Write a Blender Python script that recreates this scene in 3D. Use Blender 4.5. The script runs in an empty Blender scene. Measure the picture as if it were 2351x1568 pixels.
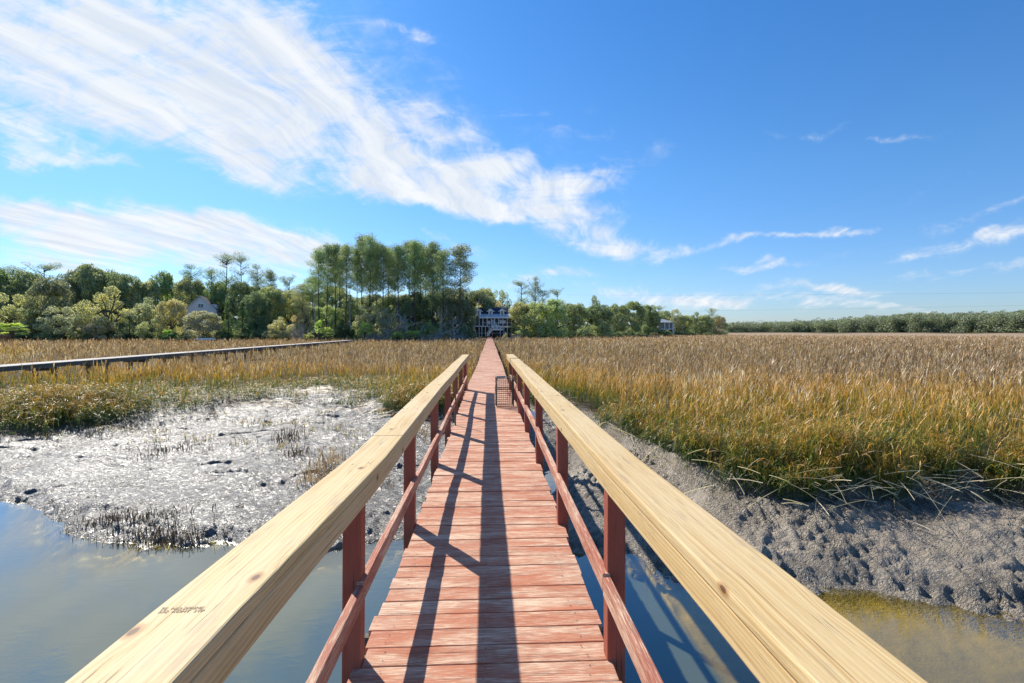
import bpy, math, random
import numpy as np
from mathutils import Vector, Matrix
random.seed(7); rng = np.random.default_rng(7)
SC = bpy.context.scene; COL = SC.collection
R = math.radians

# ------------------------------------------------------------------ camera
F = 1150.0; HOR = 760.0; CXP = 1175.5; YAW = R(2.565)
CAM = Vector((0.023, 0.0, 1.6))
FW = Vector((math.sin(YAW), math.cos(YAW), 0)); RT = Vector((math.cos(YAW), -math.sin(YAW), 0))
cam = bpy.data.cameras.new('camera'); camo = bpy.data.objects.new('camera', cam); COL.objects.link(camo)
camo.location = CAM; camo.rotation_euler = (R(90), 0, -YAW)
cam.sensor_width = 36; cam.lens = 36 * F / 2351; cam.shift_y = -24 / 2351
cam.clip_end = 6000; cam.clip_start = 0.05
SC.camera = camo
SC.render.resolution_x = 1024; SC.render.resolution_y = 683
SC.view_settings.view_transform = 'Standard'; SC.view_settings.look = 'None'
SC.view_settings.exposure = 0.65; SC.view_settings.gamma = 1
def at(px, d):                       # measured bearing + distance -> ground plan position
    p = CAM + FW * d + RT * ((px - CXP) / F * d)
    return p.x, p.y
def zat(py, d): return CAM.z + (HOR - py) / F * d

# ------------------------------------------------------------------ noise
def _h(ix, iy, s):
    n = (ix.astype(np.int64) * 374761393 + iy.astype(np.int64) * 668265263 + s * 1442695041) & 0x7fffffff
    n = ((n ^ (n >> 13)) * 1274126177) & 0x7fffffff
    n = n ^ (n >> 16)
    return (n & 0xffff) / 65535.0
def vn(x, y, s=0):
    ix = np.floor(x); iy = np.floor(y); fx = x - ix; fy = y - iy
    fx = fx * fx * (3 - 2 * fx); fy = fy * fy * (3 - 2 * fy)
    a = _h(ix, iy, s); b = _h(ix + 1, iy, s); c = _h(ix, iy + 1, s); d = _h(ix + 1, iy + 1, s)
    return (a * (1 - fx) + b * fx) * (1 - fy) + (c * (1 - fx) + d * fx) * fy
def fbm(x, y, o=4, s=0):
    r = 0; a = .5; t = 0
    for i in range(o):
        r = r + a * vn(x * 2 ** i + 17.3 * i, y * 2 ** i - 9.1 * i, s + i); t += a; a *= .5
    return r / t

# ------------------------------------------------------------------ object helpers
def tag(o, label=None, cat=None, group=None, kind=None):
    if label: o['label'] = label
    if cat: o['category'] = cat
    if group: o['group'] = group
    if kind: o['kind'] = kind
    return o
def link(name, me, mat=None, parent=None):
    o = bpy.data.objects.new(name, me); COL.objects.link(o)
    if mat and me is not None and not me.materials: me.materials.append(mat)
    if parent: o.parent = parent
    return o
def thing(name, label, cat, loc=(0, 0, 0), rz=0, group=None):
    o = bpy.data.objects.new(name, None); COL.objects.link(o)
    o.location = loc; o.rotation_euler = (0, 0, rz); o.empty_display_size = .2
    return tag(o, label, cat, group)
def np_mesh(name, V, Q, col=None, smooth=False, colname='tint'):
    V = np.ascontiguousarray(V, np.float32); Q = np.ascontiguousarray(Q, np.int32)
    me = bpy.data.meshes.new(name); k = Q.shape[1]
    me.vertices.add(len(V)); me.vertices.foreach_set('co', V.ravel())
    me.loops.add(Q.size); me.loops.foreach_set('vertex_index', Q.ravel())
    me.polygons.add(len(Q)); me.polygons.foreach_set('loop_start', np.arange(0, Q.size, k, dtype=np.int32))
    me.polygons.foreach_set('use_smooth', np.full(len(Q), smooth))
    me.update(calc_edges=True)
    if col is not None:
        a = me.color_attributes.new(colname, 'FLOAT_COLOR', 'POINT')
        a.data.foreach_set('color', np.ascontiguousarray(col, np.float32).ravel())
    return me
class MB:                            # collects beams, tubes and polygons into one mesh with UVs
    def __init__(s): s.v = []; s.f = []; s.uv = []; s.nail = None
    def poly(s, pts, uvs=None):
        b = len(s.v); s.v += [tuple(p) for p in pts]; s.f.append(tuple(range(b, b + len(pts))))
        if uvs is None:
            p0 = Vector(pts[0]); e = (Vector(pts[1]) - p0).normalized(); n = e.cross(Vector(pts[-1]) - p0).normalized(); g = n.cross(e)
            uvs = [((Vector(p) - p0).dot(e), (Vector(p) - p0).dot(g)) for p in pts]
        s.uv += list(uvs)
    def path(s, pts, w, h, up=(0, 0, 1), side=None, seed=None):   # rectangular timber along a path (u runs along it)
        pts = [Vector(p) for p in pts]; up = Vector(up); seed = random.random() * 40 if seed is None else seed
        b = len(s.v); L = 0; Ls = []
        for i, p in enumerate(pts):
            t = (pts[min(i + 1, len(pts) - 1)] - pts[max(i - 1, 0)]).normalized()
            sd = Vector(side) if side else t.cross(up).normalized()
            u2 = sd.cross(t).normalized()
            if i: L += (p - pts[i - 1]).length
            Ls.append(L)
            for a, c in ((-1, -1), (1, -1), (1, 1), (-1, 1)):
                s.v.append(tuple(p + sd * (a * w / 2) + u2 * (c * h / 2)))
        cum = [0, w, w + h, w + h + w, 2 * (w + h)]
        n = len(pts)
        for i in range(n - 1):
            for k in range(4):
                a = b + i * 4 + k; c = b + i * 4 + (k + 1) % 4
                s.f.append((a, c, c + 4, a + 4))
                s.uv += [(Ls[i] + seed, cum[k] + seed), (Ls[i] + seed, cum[k + 1] + seed), (Ls[i + 1] + seed, cum[k + 1] + seed), (Ls[i + 1] + seed, cum[k] + seed)]
        for i, fl in ((0, (3, 2, 1, 0)), (n - 1, (0, 1, 2, 3))):
            s.f.append(tuple(b + i * 4 + k for k in fl))
            s.uv += [(seed, seed), (seed + .02, seed), (seed + .02, seed + w), (seed, seed + w)]
    def box(s, x0, x1, y0, y1, z0, z1, seed=None):
        d = (x1 - x0, y1 - y0, z1 - z0); m = max(range(3), key=lambda i: d[i])
        c = ((x0 + x1) / 2, (y0 + y1) / 2, (z0 + z1) / 2)
        if m == 0: s.path([(x0, c[1], c[2]), (x1, c[1], c[2])], d[1], d[2], seed=seed)
        elif m == 1: s.path([(c[0], y0, c[2]), (c[0], y1, c[2])], d[0], d[2], seed=seed)
        else: s.path([(c[0], c[1], z0), (c[0], c[1], z1)], d[0], d[1], up=(0, 1, 0), seed=seed)
    def tube(s, pts, rad, n=8, cap=True):
        pts = [Vector(p) for p in pts]
        if not hasattr(rad, '__len__'): rad = [rad] * len(pts)
        b = len(s.v); ref = Vector((.31, .17, .93)); L = 0
        for i, p in enumerate(pts):
            t = (pts[min(i + 1, len(pts) - 1)] - pts[max(i - 1, 0)]).normalized()
            if abs(t.dot(ref)) > .97: ref = Vector((1, .1, 0)).normalized()
            a = t.cross(ref).normalized(); c = t.cross(a)
            for k in range(n):
                g = 2 * math.pi * k / n
                s.v.append(tuple(p + (a * math.cos(g) + c * math.sin(g)) * rad[i]))
        for i in range(len(pts) - 1):
            l1 = (pts[i + 1] - pts[i]).length
            for k in range(n):
                k2 = (k + 1) % n
                s.f.append((b + i * n + k, b + i * n + k2, b + (i + 1) * n + k2, b + (i + 1) * n + k))
                s.uv += [(L, k * .1), (L, k * .1 + .1), (L + l1, k * .1 + .1), (L + l1, k * .1)]
            L += l1
        if cap:
            for i, rev in ((0, False), (len(pts) - 1, True)):
                f = tuple(b + i * n + k for k in range(n)); f = f[::-1] if rev else f
                s.f.append(f); s.uv += [(0, 0)] * n
    def mesh(s, name, smooth=False):
        me = bpy.data.meshes.new(name); me.from_pydata(s.v, [], s.f); s.nf = len(s.f)
        uv = me.uv_layers.new(name='UVMap'); uv.data.foreach_set('uv', np.array(s.uv, np.float32).ravel())
        if smooth: me.polygons.foreach_set('use_smooth', [True] * len(me.polygons))
        return me
    def build(s, name, mat, parent=None, smooth=False, bevel=0):
        o = link(name, s.mesh(name, smooth), mat, parent)
        if bevel:
            m = o.modifiers.new('bevel', 'BEVEL'); m.width = bevel; m.segments = 2; m.limit_method = 'ANGLE'; m.angle_limit = R(40)
        return o
def copy_tree(o, parent=None):
    c = o.copy(); COL.objects.link(c); c.parent = parent
    for ch in list(o.children): copy_tree(ch, c)
    return c

# ------------------------------------------------------------------ node helpers
class NT:
    def __init__(s, tree): s.t = tree; s.n = tree.nodes; s.l = tree.links
    def node(s, typ, **kw):
        n = s.n.new(typ)
        for k, v in kw.items():
            if k == 'ins':
                for a, b in v.items():
                    if isinstance(b, (bpy.types.NodeSocket,)): s.l.new(b, n.inputs[a])
                    else: n.inputs[a].default_value = b
            else: setattr(n, k, v)
        return n
    def m(s, op, a, b=0.0, c=None, clamp=False):
        n = s.n.new('ShaderNodeMath'); n.operation = op; n.use_clamp = clamp
        for i, v in enumerate((a, b, c)):
            if v is None: continue
            if isinstance(v, bpy.types.NodeSocket): s.l.new(v, n.inputs[i])
            else: n.inputs[i].default_value = v
        return n.outputs[0]
    def v(s, op, a, b=(0, 0, 0), out=0):
        n = s.n.new('ShaderNodeVectorMath'); n.operation = op
        for i, x in enumerate((a, b)):
            if isinstance(x, bpy.types.NodeSocket): s.l.new(x, n.inputs[i])
            elif op == 'SCALE' and i == 1: pass
            else: n.inputs[i].default_value = x
        if op == 'SCALE':
            if isinstance(b, bpy.types.NodeSocket): s.l.new(b, n.inputs['Scale'])
            else: n.inputs['Scale'].default_value = b
        return n.outputs['Value' if op in ('LENGTH', 'DOT_PRODUCT') else 'Vector']
    def noise(s, vec, scale=1, detail=3, rough=.5, dist=0.0, out='Fac'):
        n = s.node('ShaderNodeTexNoise', ins={'Vector': vec, 'Scale': scale, 'Detail': detail, 'Roughness': rough, 'Distortion': dist})
        return n.outputs[out]
    def map(s, vec, loc=(0, 0, 0), rot=(0, 0, 0), scale=(1, 1, 1), typ='POINT'):
        return s.node('ShaderNodeMapping', vector_type=typ, ins={'Vector': vec, 'Location': loc, 'Rotation': rot, 'Scale': scale}).outputs[0]
    def ramp(s, fac, stops, interp='LINEAR'):
        n = s.n.new('ShaderNodeValToRGB'); s.l.new(fac, n.inputs[0]); cr = n.color_ramp; cr.interpolation = interp
        while len(cr.elements) > 1: cr.elements.remove(cr.elements[-1])
        for i, (p, c) in enumerate(stops):
            e = cr.elements[0] if i == 0 else cr.elements.new(p)
            e.position = p; e.color = (*c, 1) if hasattr(c, '__len__') else (c, c, c, 1)
        return n.outputs[0]
    def mix(s, fac, a, b, blend='MIX'):
        n = s.n.new('ShaderNodeMix'); n.data_type = 'RGBA'; n.blend_type = blend
        for i, v in ((0, fac), (6, a), (7, b)):
            if isinstance(v, bpy.types.NodeSocket): s.l.new(v, n.inputs[i])
            else: n.inputs[i].default_value = v if i == 0 else (*v, 1)
        return n.outputs[2]
    def range(s, v, a, b, c=0.0, d=1.0, sm=True):
        n = s.n.new('ShaderNodeMapRange'); n.interpolation_type = 'SMOOTHSTEP' if sm else 'LINEAR'
        s.l.new(v, n.inputs[0])
        for i, x in enumerate((a, b, c, d)): n.inputs[i + 1].default_value = x
        return n.outputs[0]
    def bump(s, h, strength=.5, dist=.01, normal=None):
        n = s.node('ShaderNodeBump', ins={'Height': h, 'Strength': strength, 'Distance': dist})
        if normal: s.l.new(normal, n.inputs['Normal'])
        return n.outputs[0]
def new_mat(name):
    m = bpy.data.materials.new(name); m.use_nodes = True; t = NT(m.node_tree)
    b = m.node_tree.nodes['Principled BSDF']
    return m, t, b
def plain(name, col, rough=.7, metal=0, var=.25, scale=3, spec=.3):
    m, t, b = new_mat(name)
    p = t.node('ShaderNodeNewGeometry').outputs['Position']
    n = t.noise(p, scale, 4, .6)
    c = t.mix(n, tuple(x * (1 - var) for x in col), tuple(min(1, x * (1 + var)) for x in col))
    t.l.new(c, b.inputs['Base Color']); b.inputs['Roughness'].default_value = rough; b.inputs['Metallic'].default_value = metal
    b.inputs['Specular IOR Level'].default_value = spec
    return m

# ------------------------------------------------------------------ materials
def mat_new_timber(name='new_pine', greenish=0.0):
    m, t, b = new_mat(name)
    uv = t.node('ShaderNodeUVMap').outputs[0]
    kn = t.node('ShaderNodeTexVoronoi', voronoi_dimensions='2D', ins={'Vector': t.map(uv, scale=(1.25, 5.0, 1)), 'Scale': 1.0, 'Randomness': 1.0})
    df = t.v('SUBTRACT', t.map(uv, scale=(1.25, 5.0, 0)), t.v('MULTIPLY', kn.outputs['Position'], (1, 1, 0)))
    dfm = t.map(df, scale=(.8 * .55, .2, 0))                           # metres, shortened along the grain
    kd = t.v('LENGTH', dfm); dvs = t.node('ShaderNodeSeparateXYZ', ins={0: dfm}).outputs[1]
    ex = t.m('EXPONENT', t.m('MULTIPLY', t.m('POWER', t.m('DIVIDE', kd, .045), 2.0), -1.0))
    warp = t.m('MULTIPLY', t.m('MULTIPLY', ex, dvs), -.75)
    sep = t.node('ShaderNodeSeparateXYZ', ins={0: uv})
    lw = t.noise(t.map(uv, scale=(.7, 4, 1)), 1.0, 2, .5)
    v2 = t.m('ADD', t.m('ADD', sep.outputs[1], warp), t.m('MULTIPLY', lw, .09))
    comb = t.node('ShaderNodeCombineXYZ', ins={0: t.m('MULTIPLY', sep.outputs[0], .35), 1: t.m('MULTIPLY', v2, 60)}).outputs[0]
    g1 = t.noise(comb, 1.0, 3, .55)
    s = t.m('SINE', t.m('ADD', t.m('MULTIPLY', v2, 430), t.m('MULTIPLY', g1, 9.0)))
    ring = t.m('MULTIPLY_ADD', s, .5, .5)
    grain = t.m('ADD', t.m('MULTIPLY', ring, .22), t.m('MULTIPLY', g1, 1.0))
    fine = t.noise(t.map(uv, scale=(9, 420, 1)), 1, 2, .6)
    base = t.ramp(grain, [(.15, (.70, .55, .29)), (.5, (.64, .47, .22)), (.8, (.50, .32, .12)), (1, (.40, .22, .07))])
    big = t.noise(t.map(uv, scale=(1.2, 6, 1)), 1, 3, .6)
    base = t.mix(t.range(big, .35, .7, 0, .6), base, (.66, .52, .30))
    base = t.mix(t.m('MULTIPLY', t.range(fine, .3, .75, 0, 1), .22), base, (.30, .18, .08))
    base = t.mix(t.range(kd, .010, .022, .75, 0), base, (.34, .16, .05))
    base = t.mix(t.range(kd, .006, .0105, .9, 0), base, (.10, .045, .02))
    st = t.noise(t.map(uv, scale=(3, 14, 1)), 1, 5, .7)
    base = t.mix(t.range(st, .54, .72, 0, .38), base, (.24, .20, .16))
    chk = t.noise(t.map(uv, scale=(2.2, 150, 1)), 1, 4, .6)
    ck = t.range(chk, .62, .67, 0, .85)
    base = t.mix(ck, base, (.16, .10, .05))
    if greenish: base = t.mix(greenish, base, (.34, .33, .18))
    t.l.new(base, b.inputs['Base Color']); b.inputs['Roughness'].default_value = .62
    b.inputs['Specular IOR Level'].default_value = .3
    h = t.m('SUBTRACT', t.m('ADD', t.m('MULTIPLY', grain, .6), t.m('MULTIPLY', fine, .5)), ck)
    t.l.new(t.bump(h, .45, .002), b.inputs['Normal'])
    return m
def mat_red(name, peel=.5, red=(.30, .075, .045), worn=(.50, .33, .22), scale=1.0, dirt=.3):
    """old red paint peeling along the grain"""
    m, t, b = new_mat(name)
    uv = t.node('ShaderNodeUVMap').outputs[0]
    cell = t.node('ShaderNodeTexWhiteNoise', noise_dimensions='1D', ins={'W': t.m('FLOOR', t.node('ShaderNodeSeparateXYZ', ins={0: t.v('ADD', uv, (0, 0, 0))}).outputs[0])})
    n1 = t.noise(t.map(uv, scale=(7 * scale, 230, 1)), 1, 6, .7, .3)
    n2 = t.noise(t.map(uv, scale=(1.6, 7, 1)), 1, 4, .6)
    n3 = t.noise(t.map(uv, scale=(14, 330, 1)), 1, 3, .6)
    val = t.m('ADD', t.m('MULTIPLY', n1, .62), t.m('ADD', t.m('MULTIPLY', n2, .28), t.m('MULTIPLY', n3, .14)))
    k = t.range(val, .70 - peel * .25, .785 - peel * .25)
    hue = t.noise(t.map(uv, scale=(.8, 3, 1)), 1, 2, .5)
    paint = t.mix(hue, tuple(c * .8 for c in red), tuple(min(1, c * 1.25) for c in red))
    wood = t.mix(n3, tuple(c * .75 for c in worn), tuple(min(1, c * 1.3) for c in worn))
    fade = t.mix(t.range(n2, .35, .7, 0, .55), paint, tuple(.5 * r + .5 * w for r, w in zip(red, worn)))
    col = t.mix(k, fade, wood)
    grey = t.noise(t.map(uv, scale=(2.3, 22, 1)), 1, 4, .6)
    col = t.mix(t.range(grey, .58, .75, 0, dirt), col, (.12, .075, .06))
    gl_ = t.noise(t.map(uv, scale=(2.5, 300, 1)), 1, 4, .6)
    col = t.mix(t.range(gl_, .50, .66, 0, .42), col, tuple(c * .38 for c in red))
    crack = t.noise(t.map(uv, scale=(1.8, 130, 1)), 1, 5, .65)
    ck = t.range(crack, .62, .66)
    col = t.mix(ck, col, (.05, .025, .02))
    t.l.new(col, b.inputs['Base Color']); b.inputs['Roughness'].default_value = .72
    b.inputs['Specular IOR Level'].default_value = .25
    h = t.m('SUBTRACT', t.m('ADD', t.m('MULTIPLY', k, -.5), t.m('MULTIPLY', n3, .7)), t.m('MULTIPLY', ck, 1.5))
    t.l.new(t.bump(h, .6, .003), b.inputs['Normal'])
    return m
def mat_leaf(name, transl=.45, var=.45):
    m, t, b = new_mat(name)
    oi = t.node('ShaderNodeObjectInfo'); pos = t.node('ShaderNodeNewGeometry').outputs['Position']
    rp = t.node('ShaderNodeNewGeometry').outputs['Random Per Island']
    n = t.noise(pos, .45, 3, .6)
    f = t.m('ADD', t.m('MULTIPLY', n, .7), t.m('MULTIPLY', rp, .85))
    g = t.range(f, .35, 1.15, 1 - var * 1.3, 1 + var * 1.9, sm=False)
    c = t.v('SCALE', oi.outputs['Color'], g)
    c = t.mix(t.range(n, .45, .7, 0, .35), c, t.v('MULTIPLY', c, (1.5, 1.15, .55)))
    t.l.new(c, b.inputs['Base Color']); b.inputs['Roughness'].default_value = .5; b.inputs['Specular IOR Level'].default_value = .35
    tr = t.node('ShaderNodeBsdfTranslucent', ins={'Color': t.v('MULTIPLY', c, (1.1, 1.08, .7))})
    mx = t.node('ShaderNodeMixShader', ins={0: transl, 1: b.outputs[0], 2: tr.outputs[0]})
    t.l.new(mx.outputs[0], t.n['Material Output'].inputs[0])
    return m
def mat_bark(name, c0, c1):
    m, t, b = new_mat(name)
    p = t.node('ShaderNodeNewGeometry').outputs['Position']
    n = t.noise(t.map(p, scale=(3, 3, .8)), 1, 5, .7)
    t.l.new(t.mix(n, c0, c1), b.inputs['Base Color']); b.inputs['Roughness'].default_value = .85
    return m
def mat_grass():
    m, t, b = new_mat('marsh_grass')
    a = t.node('ShaderNodeAttribute', attribute_name='tint')
    s = t.node('ShaderNodeSeparateColor', ins={0: a.outputs['Color']})
    h, rnd, zone = s.outputs[0], s.outputs[1], s.outputs[2]
    pos = t.node('ShaderNodeNewGeometry').outputs['Position']
    p2 = t.map(pos, scale=(1, 1, .15))
    big = t.noise(p2, .16, 3, .6); mid = t.noise(p2, .9, 3, .6)
    # zone: 0 at creek edge (green/gold) -> 1 in the interior (straw, brown)
    hh = t.m('ADD', h, t.m('ADD', t.m('MULTIPLY', t.m('SUBTRACT', rnd, .5), .5), t.m('ADD', t.m('MULTIPLY', t.m('SUBTRACT', mid, .5), .7), t.m('MULTIPLY', zone, .42))))
    c = t.ramp(hh, [(.15, (.045, .085, .016)), (.42, (.14, .18, .032)), (.60, (.30, .225, .03)), (.80, (.48, .25, .038)), (1.0, (.50, .285, .095))])
    straw = t.ramp(rnd, [(.0, (.30, .14, .03)), (.3, (.40, .22, .07)), (.6, (.46, .32, .17)), (.8, (.62, .50, .34)), (.93, (.80, .70, .55)), (1, (.95, .90, .80))])
    k = t.m('MULTIPLY', t.range(hh, .78, 1.25), t.range(big, .35, .65, .2, .95))
    c = t.mix(k, c, straw)
    dead = t.range(zone, .45, .95, 0, .75)
    c = t.mix(dead, c, t.ramp(t.m('ADD', t.m('MULTIPLY', mid, .5), t.m('MULTIPLY', rnd, .5)), [(.2, (.15, .085, .047)), (.5, (.31, .20, .12)), (.8, (.56, .43, .31))]))
    c = t.mix(t.range(zone, 1.5, 1.9, 0, 1), c, (.085, .062, .045))       # dead muddy stubble
    c = t.mix(t.range(zone, 2.5, 2.9, 0, 1), c, (.62, .52, .36))       # fallen pale stalks
    c = t.v('SCALE', c, t.m('MULTIPLY_ADD', t.m('FRACT', t.m('MULTIPLY', rnd, 37.7)), 1.45, .62))
    t.l.new(c, b.inputs['Base Color']); b.inputs['Roughness'].default_value = .45; b.inputs['Specular IOR Level'].default_value = .4
    tr = t.node('ShaderNodeBsdfTranslucent', ins={'Color': t.v('MULTIPLY', c, (1.1, 1.1, .6))})
    mx = t.node('ShaderNodeMixShader', ins={0: .28, 1: b.outputs[0], 2: tr.outputs[0]})
    t.l.new(mx.outputs[0], t.n['Material Output'].inputs[0])
    return m
HW = 3.70; ZW = 1.6 - HW
def mat_ground():
    m, t, b = new_mat('marsh_mud')
    a = t.node('ShaderNodeAttribute', attribute_name='tint')
    s = t.node('ShaderNodeSeparateColor', ins={0: a.outputs['Color']})
    marsh, wet, land = s.outputs[0], s.outputs[1], s.outputs[2]
    pos = t.node('ShaderNodeNewGeometry').outputs['Position']
    n1 = t.noise(pos, 1.1, 5, .6); n2 = t.noise(pos, 9, 5, .65); n3 = t.noise(t.map(pos, scale=(1, 1.6, 1)), 34, 4, .7)
    mud = t.mix(n2, (.165, .135, .10), (.40, .335, .245))
    mud = t.mix(t.range(n1, .45, .75, 0, .5), mud, (.27, .225, .175))
    mud = t.mix(t.m('MULTIPLY', wet, .75), mud, (.075, .068, .06))
    far = t.mix(t.noise(t.map(pos, scale=(.02, .12, 1)), 1, 5, .7), (.27, .19, .115), (.45, .33, .21))
    ns = t.mix(n2, (.05, .035, .02), (.12, .085, .05))
    dist = t.v('LENGTH', pos)
    mc = t.mix(t.range(dist, 60, 190), ns, far)
    c = t.mix(marsh, mud, mc)
    mudw = t.range(t.node('ShaderNodeSeparateXYZ', ins={0: pos}).outputs[2], ZW - .10, ZW - .01, 1, 0)
    c = t.mix(t.m('MULTIPLY', mudw, .95), c, (.52, .41, .12))
    c = t.mix(land, c, t.mix(n1, (.06, .055, .025), (.16, .12, .06)))
    t.l.new(c, b.inputs['Base Color'])
    r = t.m('ADD', t.m('MULTIPLY', n2, .30), t.m('MULTIPLY', wet, -.06))
    rr = t.m('ADD', r, t.m('MULTIPLY_ADD', marsh, .3, .33), clamp=True)
    t.l.new(rr, b.inputs['Roughness'])
    t.l.new(t.m('ADD', t.m('MULTIPLY_ADD', t.m('SUBTRACT', 1.0, marsh), .5, .1), t.m('MULTIPLY', wet, .4)), b.inputs['Specular IOR Level'])
    t.l.new(t.m('MULTIPLY', wet, t.range(t.noise(pos, .45, 3, .6), .38, .62, .015, .12)), b.inputs['Coat Weight']); b.inputs['Coat Roughness'].default_value = .32; b.inputs['Coat IOR'].default_value = 1.5
    vor = t.node('ShaderNodeTexVoronoi', feature='DISTANCE_TO_EDGE', ins={'Vector': t.v('ADD', pos, t.v('SCALE', t.noise(pos, 5, 3, .6, out='Color'), .25)), 'Scale': 11.0}).outputs['Distance']
    crk = t.range(vor, 0, .12)
    cl1 = t.range(t.noise(t.map(pos, rot=(0, 0, .35), scale=(1, 1.9, 1)), 13, 3, .55, .6), .40, .56)
    cl2 = t.range(t.noise(pos, 27, 3, .6), .42, .60)
    patchy = t.range(t.noise(pos, .8, 3, .55), .38, .6, .25, 1)
    h = t.m('ADD', t.m('MULTIPLY', t.m('ADD', t.m('MULTIPLY', n2, .55), t.m('MULTIPLY', n3, .22)), t.m('MULTIPLY_ADD', wet, -.5, 1.0)), t.m('MULTIPLY', t.m('ADD', t.m('MULTIPLY', cl1, .42), t.m('MULTIPLY', cl2, .30)), t.m('MULTIPLY', patchy, t.m('MULTIPLY_ADD', wet, -.75, 1.0))))
    cr1 = t.range(t.m('ABSOLUTE', t.m('SUBTRACT', t.noise(t.map(pos, rot=(0, 0, .2), scale=(1, 2.0, 1)), 4.2, 5, .68, .5), .5)), 0, .035, 1, 0)
    cr2 = t.range(t.m('ABSOLUTE', t.m('SUBTRACT', t.noise(t.map(pos, scale=(1, 1.7, 1)), 13, 3, .6, .4), .5)), 0, .06, 1, 0)
    crw = t.m('MULTIPLY', t.m('ADD', t.m('MULTIPLY', cr1, .55), t.m('MULTIPLY', cr2, .30)), wet)
    h = t.m('SUBTRACT', h, crw)
    nb = t.bump(h, t.m('MULTIPLY', t.m('MULTIPLY_ADD', wet, -.1, 1.0), t.m('MULTIPLY_ADD', mudw, -.8, 1.0)), .075)
    t.l.new(nb, b.inputs['Normal']); t.l.new(t.bump(h, .35, .05), b.inputs['Coat Normal'])
    return m
def mat_water():
    m, t, b = new_mat('creek_water')
    pos = t.node('ShaderNodeNewGeometry').outputs['Position']
    a = t.node('ShaderNodeAttribute', attribute_name='tint')
    depth = t.node('ShaderNodeSeparateColor', ins={0: a.outputs['Color']}).outputs[0]
    w1 = t.noise(t.map(pos, rot=(0, 0, .5), scale=(1.2, 3.2, 1)), 2.2, 3, .6)
    w2 = t.noise(t.map(pos, rot=(0, 0, .3), scale=(1, 2.5, 1)), 13, 3, .6)
    calm = t.range(t.noise(pos, .22, 2, .5), .4, .65, .25, 1)
    h = t.m('MULTIPLY', t.m('ADD', t.m('MULTIPLY', w1, 1.0), t.m('MULTIPLY', w2, .22)), calm)
    bump = t.bump(h, .13, .035)
    murk = t.mix(t.noise(pos, .35, 3, .5), (.055, .078, .058), (.105, .118, .075))
    dif = t.node('ShaderNodeBsdfDiffuse', ins={'Color': murk, 'Normal': bump})
    tra = t.node('ShaderNodeBsdfTransparent', ins={'Color': (.86, .78, .40, 1)})
    k = t.range(depth, 0.0, .65, .06, 1)
    body = t.node('ShaderNodeMixShader', ins={0: k, 1: tra.outputs[0], 2: dif.outputs[0]})
    gl = t.node('ShaderNodeBsdfGlossy', ins={'Color': (1, 1, 1, 1), 'Roughness': .035, 'Normal': bump})
    fc = t.node('ShaderNodeLayerWeight', ins={'Blend': .5, 'Normal': bump}).outputs['Facing']
    fr = t.m('MULTIPLY_ADD', t.m('POWER', fc, 3.3), .90, .085)
    mx = t.node('ShaderNodeMixShader', ins={0: fr, 1: body.outputs[0], 2: gl.outputs[0]})
    t.l.new(mx.outputs[0], t.n['Material Output'].inputs[0])
    t.n.remove(b)
    return m
M = {}
M['new'] = mat_new_timber(); M['newR'] = mat_new_timber('new_pine_beam', .0)
M['deck'] = mat_red('red_deck_paint', .76, (.44, .155, .08), (.76, .56, .39), 1.0, .5)
M['post'] = mat_red('red_post_stain', .02, (.31, .08, .05), (.4, .2, .13), .6, .2)
M['mid'] = mat_red('red_rail_peeling', .8, (.38, .12, .075), (.68, .48, .33), .9, .3)
M['grey_wood'] = mat_red('grey_weathered_wood', .4, (.12, .115, .095), (.26, .24, .20), .8, .5)
M['pale_deck'] = mat_red('pale_weathered_deck', .9, (.33, .30, .26), (.50, .46, .40), .8, .2)
M['oak'] = mat_leaf('oak_leaves'); M['pine'] = mat_leaf('pine_needles', .34, .5); M['palm'] = mat_leaf('palm_fronds', .4, .3)
M['bark'] = mat_bark('pine_bark', (.04, .03, .025), (.12, .09, .075)); M['obark'] = mat_bark('oak_bark', (.05, .042, .035), (.17, .145, .12))
M['dead'] = mat_bark('dead_wood', (.22, .19, .165), (.46, .42, .38))
M['grass'] = mat_grass(); M['ground'] = mat_ground(); M['water'] = mat_water()
M['white'] = plain('white_paint', (.88, .88, .88), .5, 0, .06, 8)
M['slate'] = plain('dark_roof_metal', (.022, .035, .075), .6, 0, .2, 1.5, .5)
M['porchroof'] = plain('porch_roof_metal', (.62, .65, .70), .38, .1, .15, 2, .5)
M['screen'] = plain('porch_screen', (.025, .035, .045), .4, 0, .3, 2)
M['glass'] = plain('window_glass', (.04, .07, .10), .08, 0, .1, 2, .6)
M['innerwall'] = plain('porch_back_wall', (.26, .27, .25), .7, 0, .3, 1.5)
M['shingle'] = plain('dark_shingles', (.055, .05, .06), .7, 0, .4, 14)
M['siding'] = plain('pale_siding', (.62, .64, .68), .6, 0, .08, 5)
M['wire'] = plain('dark_coated_wire', (.035, .04, .035), .5, 0, .3, 30)
M['rope'] = plain('old_rope', (.42, .36, .25), .8, 0, .3, 60)
M['redmesh'] = plain('red_mesh', (.55, .10, .05), .6, 0, .2, 30)
M['bluegrey'] = plain('blue_grey_plastic', (.22, .30, .36), .45, 0, .2, 30)
M['float'] = plain('float_foam', (.75, .62, .48), .6, 0, .15, 30)
M['rust'] = plain('rust_brown', (.26, .12, .06), .8, 0, .4, 10)
M['black'] = plain('black_cable', (.03, .035, .04), .6)
M['ink'] = plain('grey_ink', (.33, .27, .19), .8, 0, .3, 80)
M['nail'] = plain('nail_steel', (.10, .08, .07), .5, .5, .3, 80)

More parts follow.
